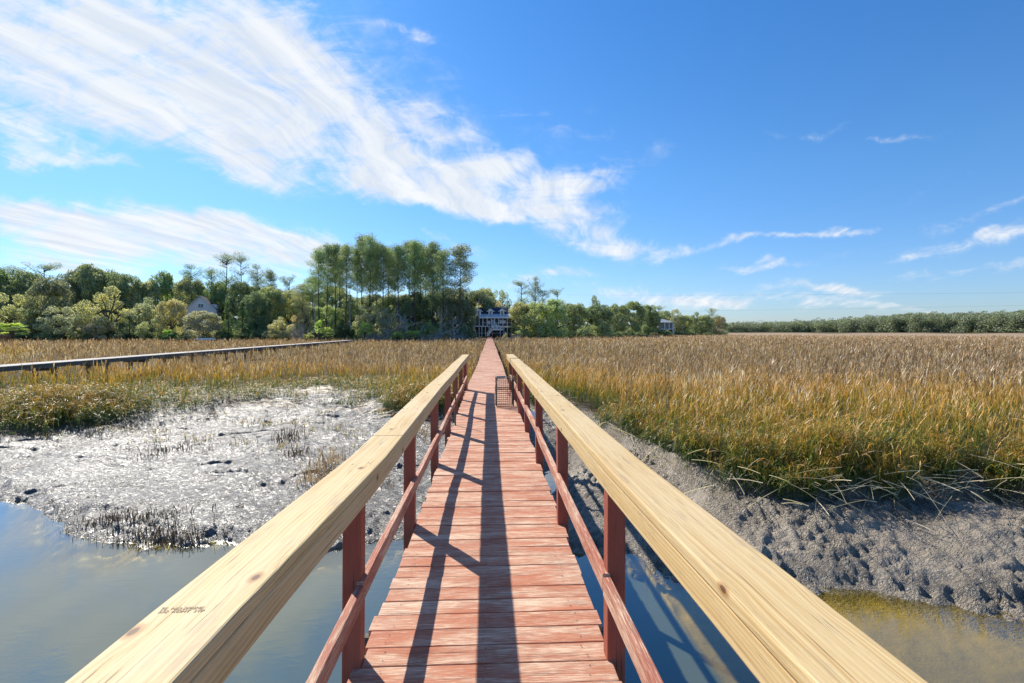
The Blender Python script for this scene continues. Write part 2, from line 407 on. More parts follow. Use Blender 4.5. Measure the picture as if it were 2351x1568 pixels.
# ------------------------------------------------------------------ terrain
ZM = -1.22
def ground_xy(pts, H):
    out = []
    for px, py in pts:
        d = F * H / (py - HOR); out.append(at(px, d))
    return sorted(out)
SH = ground_xy([(-500, 1070), (-200, 1095), (0, 1132), (80, 1165), (150, 1205), (230, 1236), (350, 1246), (500, 1251), (700, 1255), (870, 1236), (1000, 1246), (1180, 1250), (1320, 1266), (1425, 1276), (1500, 1285), (1700, 1318), (1850, 1338), (2000, 1345), (2150, 1368), (2351, 1390), (2700, 1420)], HW)
VG = ground_xy([(-500, 930), (0, 925), (100, 938), (200, 948), (320, 938), (450, 928), (700, 918), (860, 928), (960, 935), (1060, 930)], 2.9) + \
     ground_xy([(1190, 925), (1300, 930), (1375, 960), (1420, 985), (1500, 1022), (1600, 1078), (1700, 1098), (1900, 1104), (2100, 1092), (2351, 1108), (2700, 1130)], 2.82)
SH = [(-60, 40), (-30, 17)] + [p for p in SH if p[0] > -22] + [(16, 6.2), (40, 4.5), (90, 2)]
VG = [(-60, 60), (-34, 26)] + [p for p in VG if p[0] > -26] + [(18, 9.0), (40, 8), (90, 8)]
SHa = np.array(sorted(SH)); VGa = np.array(sorted(VG))
def fs(x): return np.interp(x, SHa[:, 0], SHa[:, 1])
def fv(x):
    return np.interp(x, VGa[:, 0], VGa[:, 1]) + (vn(x * .9, x * 0 + 3.3, 5) - .5) * 1.1 + (vn(x * 2.3, x * 0 + 8.3, 6) - .5) * .6
LANDY = np.array([(-220, 150), (-120, 126), (-60, 118), (-30, 116), (-12, 122), (-3, 131), (4, 137), (14, 142), (40, 158), (75, 190), (112, 246), (125, 262), (140, 420), (200, 470), (330, 400), (600, 330), (900, 300)], float)
def fl(x): return np.interp(x, LANDY[:, 0], LANDY[:, 1]) + (vn(x * .13, x * 0, 9) - .5) * 6
def terrain(x, y):
    ys = fs(x) + (vn(x * 1.7, y * .5, 11) - .5) * .5 + (vn(x * 6, y * 3, 12) - .5) * .18
    yv = np.maximum(fv(x), ys + 1.0)
    s = (y - ys) / (yv - ys)
    right = np.clip((x - .5) / 1.5, 0, 1)
    sc = np.clip(s, 0, 1)
    pl = .16 * np.clip(s / .05, 0, 1) + .46 * sc + .38 * np.clip((s - .55) / .45, 0, 1) ** 1.5       # flat on the left
    pr = .06 * np.clip(s / .04, 0, 1) + .60 * sc ** .85 + .34 * np.clip((s - .86) / .14, 0, 1)
    z = ZW + (ZM - ZW) * ((1 - right) * pl + right * pr)
    z = np.where(s < 0, ZW - .9 * (1 - np.exp(s * (yv - ys) * np.where(x > 2.5, .13, .9))), z)
    mud = np.clip(1.2 - np.clip(s - 1, 0, 9) * 4, 0, 1) * np.clip(1 + s * 6, 0.2, 1)
    # lumps: clods on the right, long low swells on the left
    cl = np.abs(fbm(x * 5.2, y * 5.2, 4, 31) - .5) * 2
    cl2 = fbm(x * 1.3, y * 1.3, 3, 41)
    hole = np.clip((vn(x * 3.7, y * 4.5, 77) - .72) * 6, 0, 1)
    cf = np.clip((fbm(x * 9.5, y * 9.5, 2, 35) - .42) * 5, 0, 1)
    pz = np.clip((vn(x * 1.1, y * 1.3, 46) - .24) * 2.5, 0, 1)
    zr = (cl * .18 + cf * .05 * pz + (cl2 - .5) * .24 - hole * .05 * pz) * (.35 + 1.1 * vn(x * .55, y * .8, 44))
    dome = .26 * np.exp(-(((x - 8.6) / 1.6) ** 2 + ((y - 7.6) / 1.0) ** 2)) + .10 * np.exp(-(((x - 4.2) / 1.3) ** 2 + ((y - 8.4) / .8) ** 2))
    wx = x + 1.2 * (fbm(x * .5, y * .5, 2, 51) - .5); wy = y + 1.0 * (fbm(x * .6, y * .6, 2, 52) - .5)
    sw = fbm(wx * .55, wy * 1.3, 3, 53)
    rid = np.abs(fbm(wx * 3.2, wy * 6.5, 3, 61) - .5) * 2
    pit = np.clip((.47 - fbm(wx * 4.2, wy * 7.5, 3, 66)) * 7, 0, 1) * (.35 + 1.0 * vn(x * .7, y * .9, 68)); run = np.clip(1 - np.abs(fbm(wx * .42, wy * .95, 3, 67) - .5) * 22, 0, 1) ** .8; lip = np.exp(-np.clip(s, 0, 9) / .10)
    zl = (sw - .5) * .30 + rid * .060 - pit * .020 - run * .055 + (fbm(x * 9, y * 13, 3, 63) - .5) * (.026 + .07 * lip)
    z = z + mud * ((1 - right) * zl + right * (zr + dome * (s < .8)))
    # gully beside the boardwalk on the right, running back into the grass
    gx = 2.1 + .9 * np.sin(y * .45); g = np.exp(-((x - gx) / .75) ** 2) * np.clip((y - 9) / 3, 0, 1) * np.clip((19 - y) / 4, 0, 1)
    z = z - g * .42
    # hummock scarp on the left flat
    z = z + .10 * np.exp(-(((x + 8.3) / 1.6) ** 2 + ((y - 16.6) / .9) ** 2)) + .12 * np.exp(-(((x + 6) / 1.5) ** 2 + ((y - 18.3) / .6) ** 2))
    m = np.clip(np.where((x < -3) & (x > -14.5), (y - yv - 4.6) * .5, (s - 1) * 2), 0, 1)
    dist = np.hypot(x, y)
    z = z + m * .05 * (vn(x * .7, y * .7, 71) - .5) * 2
    z = z + m * np.clip((dist - 110) / 80, 0, 1) * .72 * (y < fl(x))
    land = np.clip((y - fl(x)) / 9, 0, 1)
    z = z + land * (1.35 + .5 * (vn(x * .05, y * .05, 81) - .5))
    wet = np.clip(1 - right * 1.1, 0, 1) * (1 - m)
    wet = np.maximum(wet, np.clip(1 - (s * (yv - ys)) / .5, 0, 1) * (s > 0) * .7) * np.where(s < 0, .2, 1)
    return z, np.stack([m, wet, np.clip((y - fl(x)) / 2, 0, 1), np.ones_like(z)], -1), s
def spaced(lo, hi, flo, fhi, st, grow=1.09):
    a = list(np.arange(flo, fhi, st)); s = st; v = a[-1]
    while v < hi: s = min(s * grow, 60); v += s; a.append(v)
    s = st; v = a[0]; b = []
    while v > lo: s = min(s * grow, 60); v -= s; b.append(v)
    return np.array(b[::-1] + a)
gx = spaced(-2500, 2500, -15, 12, .04); gy = spaced(-40, 3000, 5.2, 21, .04)
GX, GY = np.meshgrid(gx, gy); nx = len(gx); ny = len(gy)
Z, TC, S_ = terrain(GX.ravel(), GY.ravel())
V = np.stack([GX.ravel(), GY.ravel(), Z], -1)
I = np.arange(nx * ny).reshape(ny, nx)
Q = np.stack([I[:-1, :-1], I[:-1, 1:], I[1:, 1:], I[1:, :-1]], -1).reshape(-1, 4)
g = link('ground', np_mesh('ground', V, Q, TC, True), M['ground']); tag(g, kind='structure')
# water sheet with its real depth above the creek bed
wx_ = spaced(-120, 140, -14, 12, .22, 1.15); wy_ = spaced(-40, 60, 4, 13, .16, 1.15)
GX, GY = np.meshgrid(wx_, wy_); zt, _, _ = terrain(GX.ravel(), GY.ravel()); nx = len(wx_); ny = len(wy_)
V = np.stack([GX.ravel(), GY.ravel(), np.full(GX.size, ZW)], -1); I = np.arange(nx * ny).reshape(ny, nx)
Q = np.stack([I[:-1, :-1], I[:-1, 1:], I[1:, 1:], I[1:, :-1]], -1).reshape(-1, 4)
d = np.clip(ZW - zt, 0, 1); dm = d[Q].max(1); Q = Q[dm > 0]
wcol = np.stack([d, d, d, np.ones_like(d)], -1)
tag(link('water', np_mesh('water', V, Q, wcol, True), M['water']), kind='structure')

# ------------------------------------------------------------------ marsh grass
NBX0, NBY0, NBX1, NBY1 = -22.5, 14.0, -24.9, 90.0            # neighbouring walkway centre line
def nbx(y): return NBX0 + (NBX1 - NBX0) * (y - NBY0) / (NBY1 - NBY0)
class Strips:
    def __init__(s): s.V = []; s.Q = []; s.C = []; s.n = 0
    def add(s, P, Sd, Wd, h, rnd, zone):
        N, n, _ = P.shape
        a = P - Sd[:, None] * Wd[..., None]; b = P + Sd[:, None] * Wd[..., None]
        V = np.stack([a, b], 2).reshape(-1, 3)
        base = (np.arange(N) * n * 2)[:, None] + (np.arange(n - 1) * 2)[None] + s.n
        Q = np.stack([base, base + 1, base + 3, base + 2], -1).reshape(-1, 4)
        c = np.empty((N, n, 2, 4), np.float32); c[..., 0] = h[..., None]; c[..., 1] = rnd[:, None, None]; c[..., 2] = zone[:, None, None]; c[..., 3] = 1
        s.V.append(V); s.Q.append(Q); s.C.append(c.reshape(-1, 4)); s.n += len(V)
    def build(s, name, mat):
        return link(name, np_mesh(name, np.concatenate(s.V), np.concatenate(s.Q), np.concatenate(s.C)), mat)
def plants(S, x, y, z, H, zone, nleaf, wid, nseg=3, stemw=.0035, lean=.16, droop=.55, leafL=.38, upr=(.45, 1.35)):
    N = len(x)
    if N == 0: return
    az = rng.random(N) * 6.283; ln = rng.normal(0, lean, N) * H
    lx = np.cos(az) * ln + .05 * H; ly = np.sin(az) * ln
    rnd = rng.random(N)
    t = np.linspace(0, 1, 4)[None]
    P = np.stack([x[:, None] + lx[:, None] * t ** 1.6, y[:, None] + ly[:, None] * t ** 1.6, z[:, None] - .05 + H[:, None] * t * (1 - .08 * t)], -1)
    sa = rng.random(N) * 6.283; Sd = np.stack([np.cos(sa), np.sin(sa) * .4, 0 * sa], -1)
    W = stemw * wid * (1 - .55 * t) * np.ones((N, 1))
    S.add(P, Sd, W, t * np.ones((N, 1)), rnd, zone)
    for k in range(nleaf):
        f = rng.uniform(.22, .95, N); L = leafL * H * rng.uniform(.6, 1.25, N) * (1.1 - .4 * f)
        a = rng.random(N) * 6.283; up = rng.uniform(upr[0], upr[1], N)
        bx = x + lx * f ** 1.6; by = y + ly * f ** 1.6; bz = z - .05 + H * f * (1 - .08 * f)
        tt = np.linspace(0, 1, nseg + 1)[None]
        hor = np.cos(up)[:, None] * L[:, None] * tt; ver = (np.sin(up)[:, None] * tt - droop * tt ** 2 * rng.uniform(.4, 1.5, N)[:, None]) * L[:, None]
        P = np.stack([bx[:, None] + np.cos(a)[:, None] * hor, by[:, None] + np.sin(a)[:, None] * hor, bz[:, None] + ver], -1)
        Sd = np.stack([-np.sin(a), np.cos(a), rng.normal(0, .35, N)], -1)
        Wd = wid * .0058 * np.sqrt(np.clip(1 - tt, .03, 1)) * np.ones((N, 1)) * rng.uniform(.7, 1.3, N)[:, None]
        h = (bz[:, None] + ver - z[:, None]) / H[:, None]
        S.add(P, Sd, Wd, np.clip(h, 0, 1.1), np.clip(rnd + rng.normal(0, .18, N), 0, 1), zone)
def scatter(d0, d1, dens, half=.98):
    n = int(dens * (d1 ** 2 - d0 ** 2) * half * .5 * 1.0 * 2 / 1)
    r = np.sqrt(rng.uniform(d0 ** 2, d1 ** 2, n)); a = rng.uniform(-half, half, n) + YAW
    return r * np.sin(a), r * np.cos(a)
ST = Strips()
for d0, d1, dens, nl, wid, ns, lim in ((7.5, 15, 95, 7, 1.0, 3, 1), (15, 24, 56, 6, 1.25, 3, 1), (24, 40, 25, 5, 1.9, 2, 1), (40, 70, 8.5, 4, 3.0, 2, 1), (70, 125, 3.4, 4, 5.0, 2, 1), (125, 235, 1.0, 3, 9.0, 2, 1)):
    x, y = scatter(d0, d1, dens * .8)
    yv = fv(x); e = y - yv
    ok = (e > np.where(x > 1.5, -.45, -.5) + .9 * (fbm(x * 1.1, y * 1.1, 2, 91) - .5)) & (y < fl(x) + 1.0)
    ok &= ~((np.abs(x) < .86) & (y < 134)); ok &= ~((np.abs(x - nbx(y)) < .75) & (y < 90) & (y > 8))
    # gully and left matted area are thin
    gxx = 2.1 + .9 * np.sin(y * .45); ok &= ~((np.abs(x - gxx) < .62) & (y > 8) & (y < 18.2))
    thin = (x < -3.6) & (x > -13.8) & (e < 6.2 + 1.5 * np.sin(x * .6)) & (y < 32) & (fbm(x * .8, y * .8, 3, 95) < .62)
    ok &= ~thin
    ok &= rng.random(len(x)) < np.where(dens > 8, np.clip((fbm(x * 1.5, y * 1.5, 2, 96) - .30) * 3.6, .12, 1), 1)
    x = x[ok]; y = y[ok]; e = e[ok]
    z, _, _ = terrain(x, y)
    H = (.92 + .42 * fbm(x * .5, y * .5, 3, 98)) * rng.uniform(.72, 1.14, len(x)) * np.clip(np.where(x > 1.5, .92, .78) + e * .3, .70, 1) * np.where(x < -1, .93, 1.0)
    z = np.where(np.hypot(x, y) > 110, np.minimum(z, ZM + .1), z)
    zone = np.clip((e - 3.0 - 3 * (fbm(x * .3, y * .3, 2, 94) - .5)) / np.where(x < 0, 10, 13), -.42, 1) * (.65 + .55 * fbm(x * .09, y * .09, 3, 99))
    clump = (.66 + .66 * vn(x * 1.7, y * 1.7, 97)) * (.84 + .36 * vn(x * .42, y * .42, 197))
    plants(ST, x, y, z, H * clump, zone, nl, wid, ns, leafL=.38 if d0 < 40 else .5, upr=(.8, 1.45) if d0 < 14 else (1.0, 1.5), droop=.45 if d0 < 14 else .3, lean=.13)
tag(ST.build('marsh_grass', M['grass']), 'dense tan and green cordgrass covering the salt marsh', 'grass', None, 'stuff')

# low green shoots and fallen mats behind the left mud flat
SM = Strips()
n = 2600; x = rng.normal(-15.6, 1.5, n); y = rng.normal(18.6, .9, n); z, _, s_ = terrain(x, y); k = (z > ZW + .1) & (np.abs(x - nbx(y)) > .8); x, y, z = x[k], y[k], z[k]
plants(SM, x, y, z, rng.uniform(.55, 1.05, len(x)) , rng.uniform(-.7, .05, len(x)), 7, 1.2, 3, lean=.4, leafL=.6, droop=.8)
n = 2400; x = rng.uniform(-3.8, -1.0, n); y = fv(x) + rng.uniform(-1.2, 1.5, n); z, _, _ = terrain(x, y)
plants(SM, x, y, z, rng.uniform(.5, 1.0, n), rng.uniform(-.9, .1, n), 6, 1.2, 3, lean=.3, leafL=.5, droop=.7)
n = 11000; x = rng.uniform(-17, -1.2, n); yv = fv(x); y = yv + rng.uniform(-1.0, 7.0, n)
ok = (fbm(x * .9, y * 1.3, 3, 101) > .49) & (np.abs(x - nbx(y)) > .9); x = x[ok]; y = y[ok]; z, _, _ = terrain(x, y)
plants(SM, x, y, z, rng.uniform(.22, .55, len(x)), rng.uniform(-.75, -.15, len(x)), 6, 1.2, 3, lean=.35, leafL=.8, droop=.7)
n = 5000; x = rng.uniform(-17, -1.2, n); y = fv(x) + rng.normal(2.6, 2.2, n); ok = (fbm(x * .7, y * 1.1, 3, 103) > .47); x = x[ok]; y = y[ok]; z, _, _ = terrain(x, y)
n = len(x); a = rng.normal(.15, .5, n); L = rng.uniform(.5, 1.2, n); tt = np.linspace(0, 1, 4)[None]
P = np.stack([x[:, None] + np.cos(a)[:, None] * L[:, None] * tt, y[:, None] + np.sin(a)[:, None] * L[:, None] * tt, z[:, None] + .02 + rng.uniform(.05, .2, n)[:, None] * np.sin(tt * 3.1)], -1)
SM.add(P, np.stack([-np.sin(a), np.cos(a), 0 * a + .5], -1), .006 * np.ones((n, 4)), .9 * np.ones((n, 4)), rng.random(n), np.where(rng.random(n) < .55, 3.0, .6))
# the overhanging fringe of the right bank
n = 9000; x = rng.uniform(1.6, 17, n); y = fv(x) + rng.uniform(-.40, .9, n) + .3 * (vn(x * 2, x * 0, 7) - .5); ok = fbm(x * 1.5, y * 1.5, 2, 107) > .38; x = x[ok]; y = y[ok]; z, _, _ = terrain(x, y); n = len(x)
gxx = 2.1 + .9 * np.sin(y * .45); ok = np.abs(x - gxx) > .6; x = x[ok]; y = y[ok]; z = z[ok]; n = len(x)
z = z + np.clip(-(y - fv(x)), 0, 1) * .12
plants(SM, x, y, z, rng.uniform(.5, 1.0, n) * (.45 + .95 * vn(x * 1.5, y * 1.5, 108)), rng.uniform(-.8, .1, n), 7, 1.05, 3, lean=.36, leafL=.55, droop=.75)
# pale stalks thrown down along the right bank
n = 330; x = rng.uniform(2.2, 14, n); y = fv(x) + rng.normal(-.55, .35, n); z, _, _ = terrain(x, y)
a = rng.uniform(-3.14, 3.14, n); L = rng.uniform(.25, .95, n); el = np.where(rng.random(n) < .5, rng.uniform(-.5, .1, n), rng.uniform(.1, .8, n))
tt = np.linspace(0, 1, 4)[None]
P = np.stack([x[:, None] + (np.cos(a) * np.cos(el) * L)[:, None] * tt, y[:, None] - np.abs(np.sin(a) * np.cos(el) * L)[:, None] * tt, z[:, None] + rng.uniform(.08, .5, n)[:, None] + (np.sin(el) * L)[:, None] * tt - .12 * tt ** 2 * L[:, None]], -1)
SM.add(P, np.stack([-np.sin(a) * .3, 0 * a, 1 + 0 * a], -1), .0048 * np.ones((n, 4)), .9 * np.ones((n, 4)), rng.random(n), np.full(n, 3.0))
tag(SM.build('matted_grass', M['grass']), 'flattened pale reeds and low green shoots at the mud edge', 'grass', None, 'stuff')
# stubble on the left flat
SB = Strips()
def stub(cx, cy, rx, ry, n, h0, h1, zone=2.0):
    n = int(n * 1.9); x = rng.normal(cx, rx, n); y = rng.normal(cy, ry, n); z, _, s = terrain(x, y)
    k = z > ZW - .25; x, y, z = x[k], y[k], z[k]
    plants(SB, x, y, z, rng.uniform(h0, h1, len(x)), np.full(len(x), zone), 1, 2.0, 2, .0048, lean=.25, leafL=.3)
def sp(px, py, H=3.55): return at(px, F * H / (py - HOR))
for px, py, rx, ry, n, h0, h1 in ((300, 1195, .55, .16, 170, .05, .22), (350, 1222, .45, .12, 130, .06, .26), (230, 1200, .45, .2, 100, .04, .14), (430, 1228, .3, .1, 70, .05, .18), (120, 1170, .6, .2, 70, .04, .12), (180, 1150, .9, .3, 60, .04, .1)):
    c = sp(px, py); stub(*c, rx, ry, n, h0, h1)
for px, py, rx, ry, n, h0, h1 in ((345, 1045, .25, .2, 50, .05, .2), (400, 1025, .6, .2, 90, .06, .22), (660, 1010, .22, .3, 70, .15, .45), (680, 1040, .2, .3, 50, .12, .35)):
    c = sp(px, py, 3.35); stub(*c, rx, ry, n, h0, h1)
for px, py, n in ((740, 1075, 90), (765, 1060, 60), (720, 1095, 60), (905, 1010, 60), (965, 1000, 60), (860, 1090, 30)):
    c = sp(px, py, 3.3); stub(*c, .25, .28, n // 2, .15, .58, 1.6)
for k in range(34):
    c = sp(random.uniform(60, 1000), random.uniform(935, 1010), 3.1); stub(*c, .25, .2, 22, .06, .28, .1)
tag(SB.build('reed_stubble', M['grass']), 'dark reed stubble poking out of the grey mud flat', 'reeds', None, 'stuff')

# ------------------------------------------------------------------ boardwalk
BW = thing('boardwalk', 'long red painted boardwalk with new pale wood handrails leading to the house', 'boardwalk')
RE = 13.85                                                    # end of the handrails
PY = [-.25, 0.75, 2.45, 4.18, 6.1, 8.0, 9.85, 11.75, 13.7]
def dz(y): return -.02 * math.sin(y * .05)                    # slight sag of the walkway
def dx(y): return .05 * math.sin(y * .021) + .018 * math.sin(y * .31)
mb = MB(); y = -1.2; far = MB(); i = 0; nails = []
while y < 131:
    w = .140 + random.uniform(-.002, .002); gap = random.choice((.003, .004, .005, .006, .009))
    jl = random.uniform(-.012, .012); jr = random.uniform(-.012, .012); sk = random.uniform(-.004, .004)
    x0 = -.612 + dx(y) + jl; x1 = .612 + dx(y) + jr
    if random.random() < .06: x0 -= .02
    zt = -.019 + dz(y) + random.uniform(-.0025, .0025); tl = random.uniform(-.004, .004)
    b = mb if y < 30 else far
    if 1.2 < y < 12:
        for sx in (-.5, .0, .5):
            for q in (.035, .105):
                nx_ = sx + random.uniform(-.012, .012); ny_ = y + q + random.uniform(-.006, .006); r_ = random.uniform(.003, .0048)
                nails.append([(nx_ + r_ * math.cos(g_), ny_ + r_ * math.sin(g_), dz(y) + .0045) for g_ in np.linspace(0, 6.283, 7)[:-1]])
    b.path([(x0, y + w / 2 - sk, zt + tl), ((x0 + x1) / 2, y + w / 2, zt + random.uniform(-.003, .002)), (x1, y + w / 2 + sk, zt - tl)], w, .038, seed=i * 3.37 % 61)
    y += w + gap; i += 1
nb_ = len(mb.f)
for q in nails: mb.poly(q)
dk = mb.build('deck', M['deck'], BW, bevel=.004); dk.data.materials.append(M['nail'])
for k in range(nb_, len(dk.data.polygons)): dk.data.polygons[k].material_index = 1
far.build('deck', M['deck'], BW)
mb = MB()
for sx in (-.50, .50, 0):
    mb.path([(sx + dx(y), y, -.14 + dz(y)) for y in np.arange(-1, 131.1, 3)], .05, .20)
mb.build('stringer', M['grey_wood'], BW)
# pilings and cross beams
for k, y in enumerate(np.arange(3.0, 130, 3.8)):
    mb = MB()
    for sx in (-.60, .60):
        mb.path([(sx + dx(y) * .5, y, -3.2), (sx + dx(y) * .5, y, -.26 if y > 5 else -.26)], .16, .16, up=(0, 1, 0))
    o = mb.build('piling', M['grey_wood'], BW, bevel=.01 if y < 20 else 0)
    mb = MB(); mb.path([(-.74, y - .105, -.36), (.74, y - .105, -.36)], .045, .19); mb.path([(-.74, y + .105, -.36), (.74, y + .105, -.36)], .045, .19)
    mb.build('cross_beam', M['grey_wood'], BW)
# rails
def ty(yy, tab): return float(np.interp(yy, [a for a, _ in tab], [b for _, b in tab]))
LZ = [(-2, 1.015), (.9, 1.003), (2.6, .955), (4.2, .957), (6, .955), (8, .95), (10, .957), (12, .95), (14, .955)]
RZ = [(-2, 1.01), (.9, 1.0), (2.4, .967), (4.2, .965), (6, .96), (8, .965), (10, .955), (12, .965), (14, .96)]
LX = [(-2, -.612), (1, -.612), (2.5, -.600), (4.2, -.612), (6, -.625), (8, -.618), (10, -.628), (12, -.63), (14, -.632)]
RX = [(-2, .684), (1, .678), (2.5, .664), (4.2, .65), (6, .64), (8, .632), (10, .62), (12, .60), (14, .585)]
def rail(name, X, Zt, off, w, h, zo, y0, y1, mat, parent=BW, bevel=.006, step=.5):
    mb = MB(); n = max(2, int((y1 - y0) / step) + 1)
    pts = [(ty(y, X) + off, y, ty(y, Zt) + zo) for y in np.linspace(y0, y1, n)]
    mb.path(pts, w, h); nb_ = len(mb.f)
    if name == 'handrail_cap':
        for py_ in PY:
            if y0 < py_ < y1:
                for q in (-.035, .04):
                    cx_ = ty(py_, X) + q + random.uniform(-.008, .008); cy_ = py_ + random.uniform(-.02, .02); zt_ = ty(cy_, Zt) + .0012
                    mb.poly([(cx_ + .006 * math.cos(g_), cy_ + .006 * math.sin(g_), zt_) for g_ in np.linspace(0, 6.283, 9)[:-1]])
    o = mb.build(name, mat, parent, bevel=bevel)
    if len(mb.f) > nb_:
        o.data.materials.append(M['nail'])
        for k_ in range(nb_, len(mb.f)): o.data.polygons[k_].material_index = 1
    return o
segL = [(-1.4, 3.12), (3.128, 8.02), (8.03, RE)]; segR = [(-1.4, 4.9), (4.908, 11.62), (11.628, RE)]
for a, b in segL:
    rail('handrail_cap', LX, LZ, 0, .186, .038, -.019, a, b, M['new'])
for a, b in ((-1.4, 3.9), (3.908, 9.9), (9.908, RE)):
    rail('handrail_beam', LX, LZ, .047, .088, .080, -.0785, a, b, M['newR'])
for a, b in segR:
    rail('handrail_cap', RX, RZ, 0, .196, .038, -.019, a, b, M['new'])
for a, b in ((-1.4, 6.0), (6.008, RE)):
    rail('handrail_beam', RX, RZ, -.049, .088, .088, -.0865, a, b, M['newR'])
def mz(yy, s): return (.345 if s < 0 else .375) + .012 * math.sin(yy * 1.1 + s)
for s in (-1, 1):
    X = LX if s < 0 else RX
    cuts = [-1.4, 2.40, 6.06, 9.8, RE - .1]
    for a, b in zip(cuts[:-1], cuts[1:]):
        mb = MB(); pts = []
        for y in np.linspace(a, b - .006, 9):
            pts.append((s * .588 + (dx(y) if y > 6 else 0) * .5, y, mz(y, s) + (.012 if (a > 2 and a < 7) else 0)))
        mb.path(pts, .038, .089); mb.build('middle_rail', M['mid'], BW, bevel=.005)
    for y in PY:
        mb = MB(); pc = s * .637
        px = pc + (ty(y, X) - (-.612 if s < 0 else .66)) * .8
        mb.path([(s * .637, y, -.42), (s * .637 + (px - pc) * .3, y, 0), (px, y, ty(y, LZ if s < 0 else RZ) - (.040 if True else 0))], .088, .088, up=(0, 1, 0))
        mb.build('post', M['post'], BW, bevel=.006)
# the raw pale end posts of the rails
for s in (-1, 1):
    mb = MB(); x = s * .60; mb.path([(x - (.02 if s < 0 else -.0), RE - .0, -.05), (x - (.02 if s < 0 else 0), RE - .0, .915)], .088, .045, up=(0, 1, 0)); mb.build('end_post', M['new'], BW, bevel=.005)
# grading stamp printed on the left rail
def stamp(txt, size, loc, rz):
    c = bpy.data.curves.new('stamp_text', 'FONT'); c.body = txt; c.size = size; c.align_x = 'LEFT'; c.space_line = .9; c.extrude = .0002
    o = bpy.data.objects.new('tmp', c); COL.objects.link(o); dg = bpy.context.evaluated_depsgraph_get(); dg.update()
    me = bpy.data.meshes.new_from_object(o.evaluated_get(dg)); bpy.data.objects.remove(o)
    q = link('grade_stamp', me, M['ink'], BW); q.location = loc; q.rotation_euler = rz; return q
me_ = [stamp('TE  NO.2PRIME\n 532  KDHT  SYP', .0138, (-.690, 1.115, ty(1.115, LZ) + .0012), (0, 0, 0))]
# railing posts where the walkway meets the yard
for s in (-1, 1):
    for y in (121.5, 124.5, 127.5, 130.6):
        mb = MB(); mb.path([(s * .74, y, -.5), (s * .74, y, 1.0)], .13, .13, up=(0, 1, 0)); mb.build('post', M['post'], BW)
    mb = MB(); mb.path([(s * .74, 121.4, .98), (s * .74, 130.7, .98)], .16, .06); mb.path([(s * .74, 121.4, .5), (s * .74, 130.7, .5)], .05, .1); mb.build('far_handrail', M['post'], BW)

# ------------------------------------------------------------------ crab trap, rope, float
tx, tyy = .175, 10.55
CT = thing('crab_trap', 'dark wire mesh crab trap standing on end beside the right handrail', 'crab trap', (tx, tyy, 0), R(4))
w, dp, hh = .36, .30, .61
def grid(name, mat, rad, segs):
    mb = MB()
    for a, b in segs: mb.tube([a, b], rad, 5)
    return mb.build(name, mat, CT)
fr = []
for a in (0, w):
    for b in (0, dp): fr.append(((a, b, .005), (a, b, hh)))
for z in (.01, .12, hh * .62, hh):
    fr += [((0, 0, z), (w, 0, z)), ((0, dp, z), (w, dp, z)), ((0, 0, z), (0, dp, z)), ((w, 0, z), (w, dp, z))]
grid('frame', M['wire'], .0055, fr)
seg = []
for i in range(1, 8):
    a = w * i / 8; seg += [((a, 0, 0), (a, 0, hh)), ((a, dp, 0), (a, dp, hh)), ((a, 0, .003), (a, dp, .003)), ((a, 0, hh), (a, dp, hh))]
for i in range(1, 7):
    b = dp * i / 7; seg += [((0, b, 0), (0, b, hh)), ((w, b, 0), (w, b, hh))]
for i in range(1, 15):
    z = hh * i / 15; seg += [((0, 0, z), (w, 0, z)), ((0, dp, z), (w, dp, z)), ((0, 0, z), (0, dp, z)), ((w, 0, z), (w, dp, z))]
grid('mesh_panel', M['wire'], .0026, seg)
seg = []
p = Vector((.24, .14, .34))
for i in range(46):
    p = p + Vector((random.uniform(-.04, .04), random.uniform(-.04, .04), random.uniform(-.06, .06))); p = Vector((min(.33, max(.16, p.x)), min(.24, max(.04, p.y)), min(.48, max(.2, p.z)))); q = p + Vector((random.uniform(-.06, .06), random.uniform(-.05, .05), random.uniform(-.07, .07))); seg.append((p, q))
grid('bait_cage', M['redmesh'], .003, seg)
mb = MB()
for k in range(5):
    mb.box(.0 + k * .036, .03 + k * .036, -.016, .02, hh - .012, hh + .045)
mb.build('name_tag', M['bluegrey'], CT)
RP = thing('rope', 'pale rope tying the crab trap to the right handrail post', 'rope', (tx, tyy, 0))
mb = MB(); mb.tube([(.02, -.01, hh + .02), (.16, -.03, hh + .045), (.30, -.04, hh + .0), (.41, -.05, hh - .05), (.47, -.08, hh - .07)], .0055, 6)
mb.tube([(.02, -.01, hh), (-.03, -.03, hh - .15), (-.045, -.04, hh - .35), (-.05, -.05, .08), (-.035, -.06, .01)], .005, 6)
mb.tube([(.33, -.02, hh + .01), (.36, -.02, hh + .05), (.40, .02, hh + .01), (.36, .03, hh - .03), (.33, -.02, hh + .01)], .006, 6)
mb.build('rope_strand', M['rope'], RP, smooth=True)
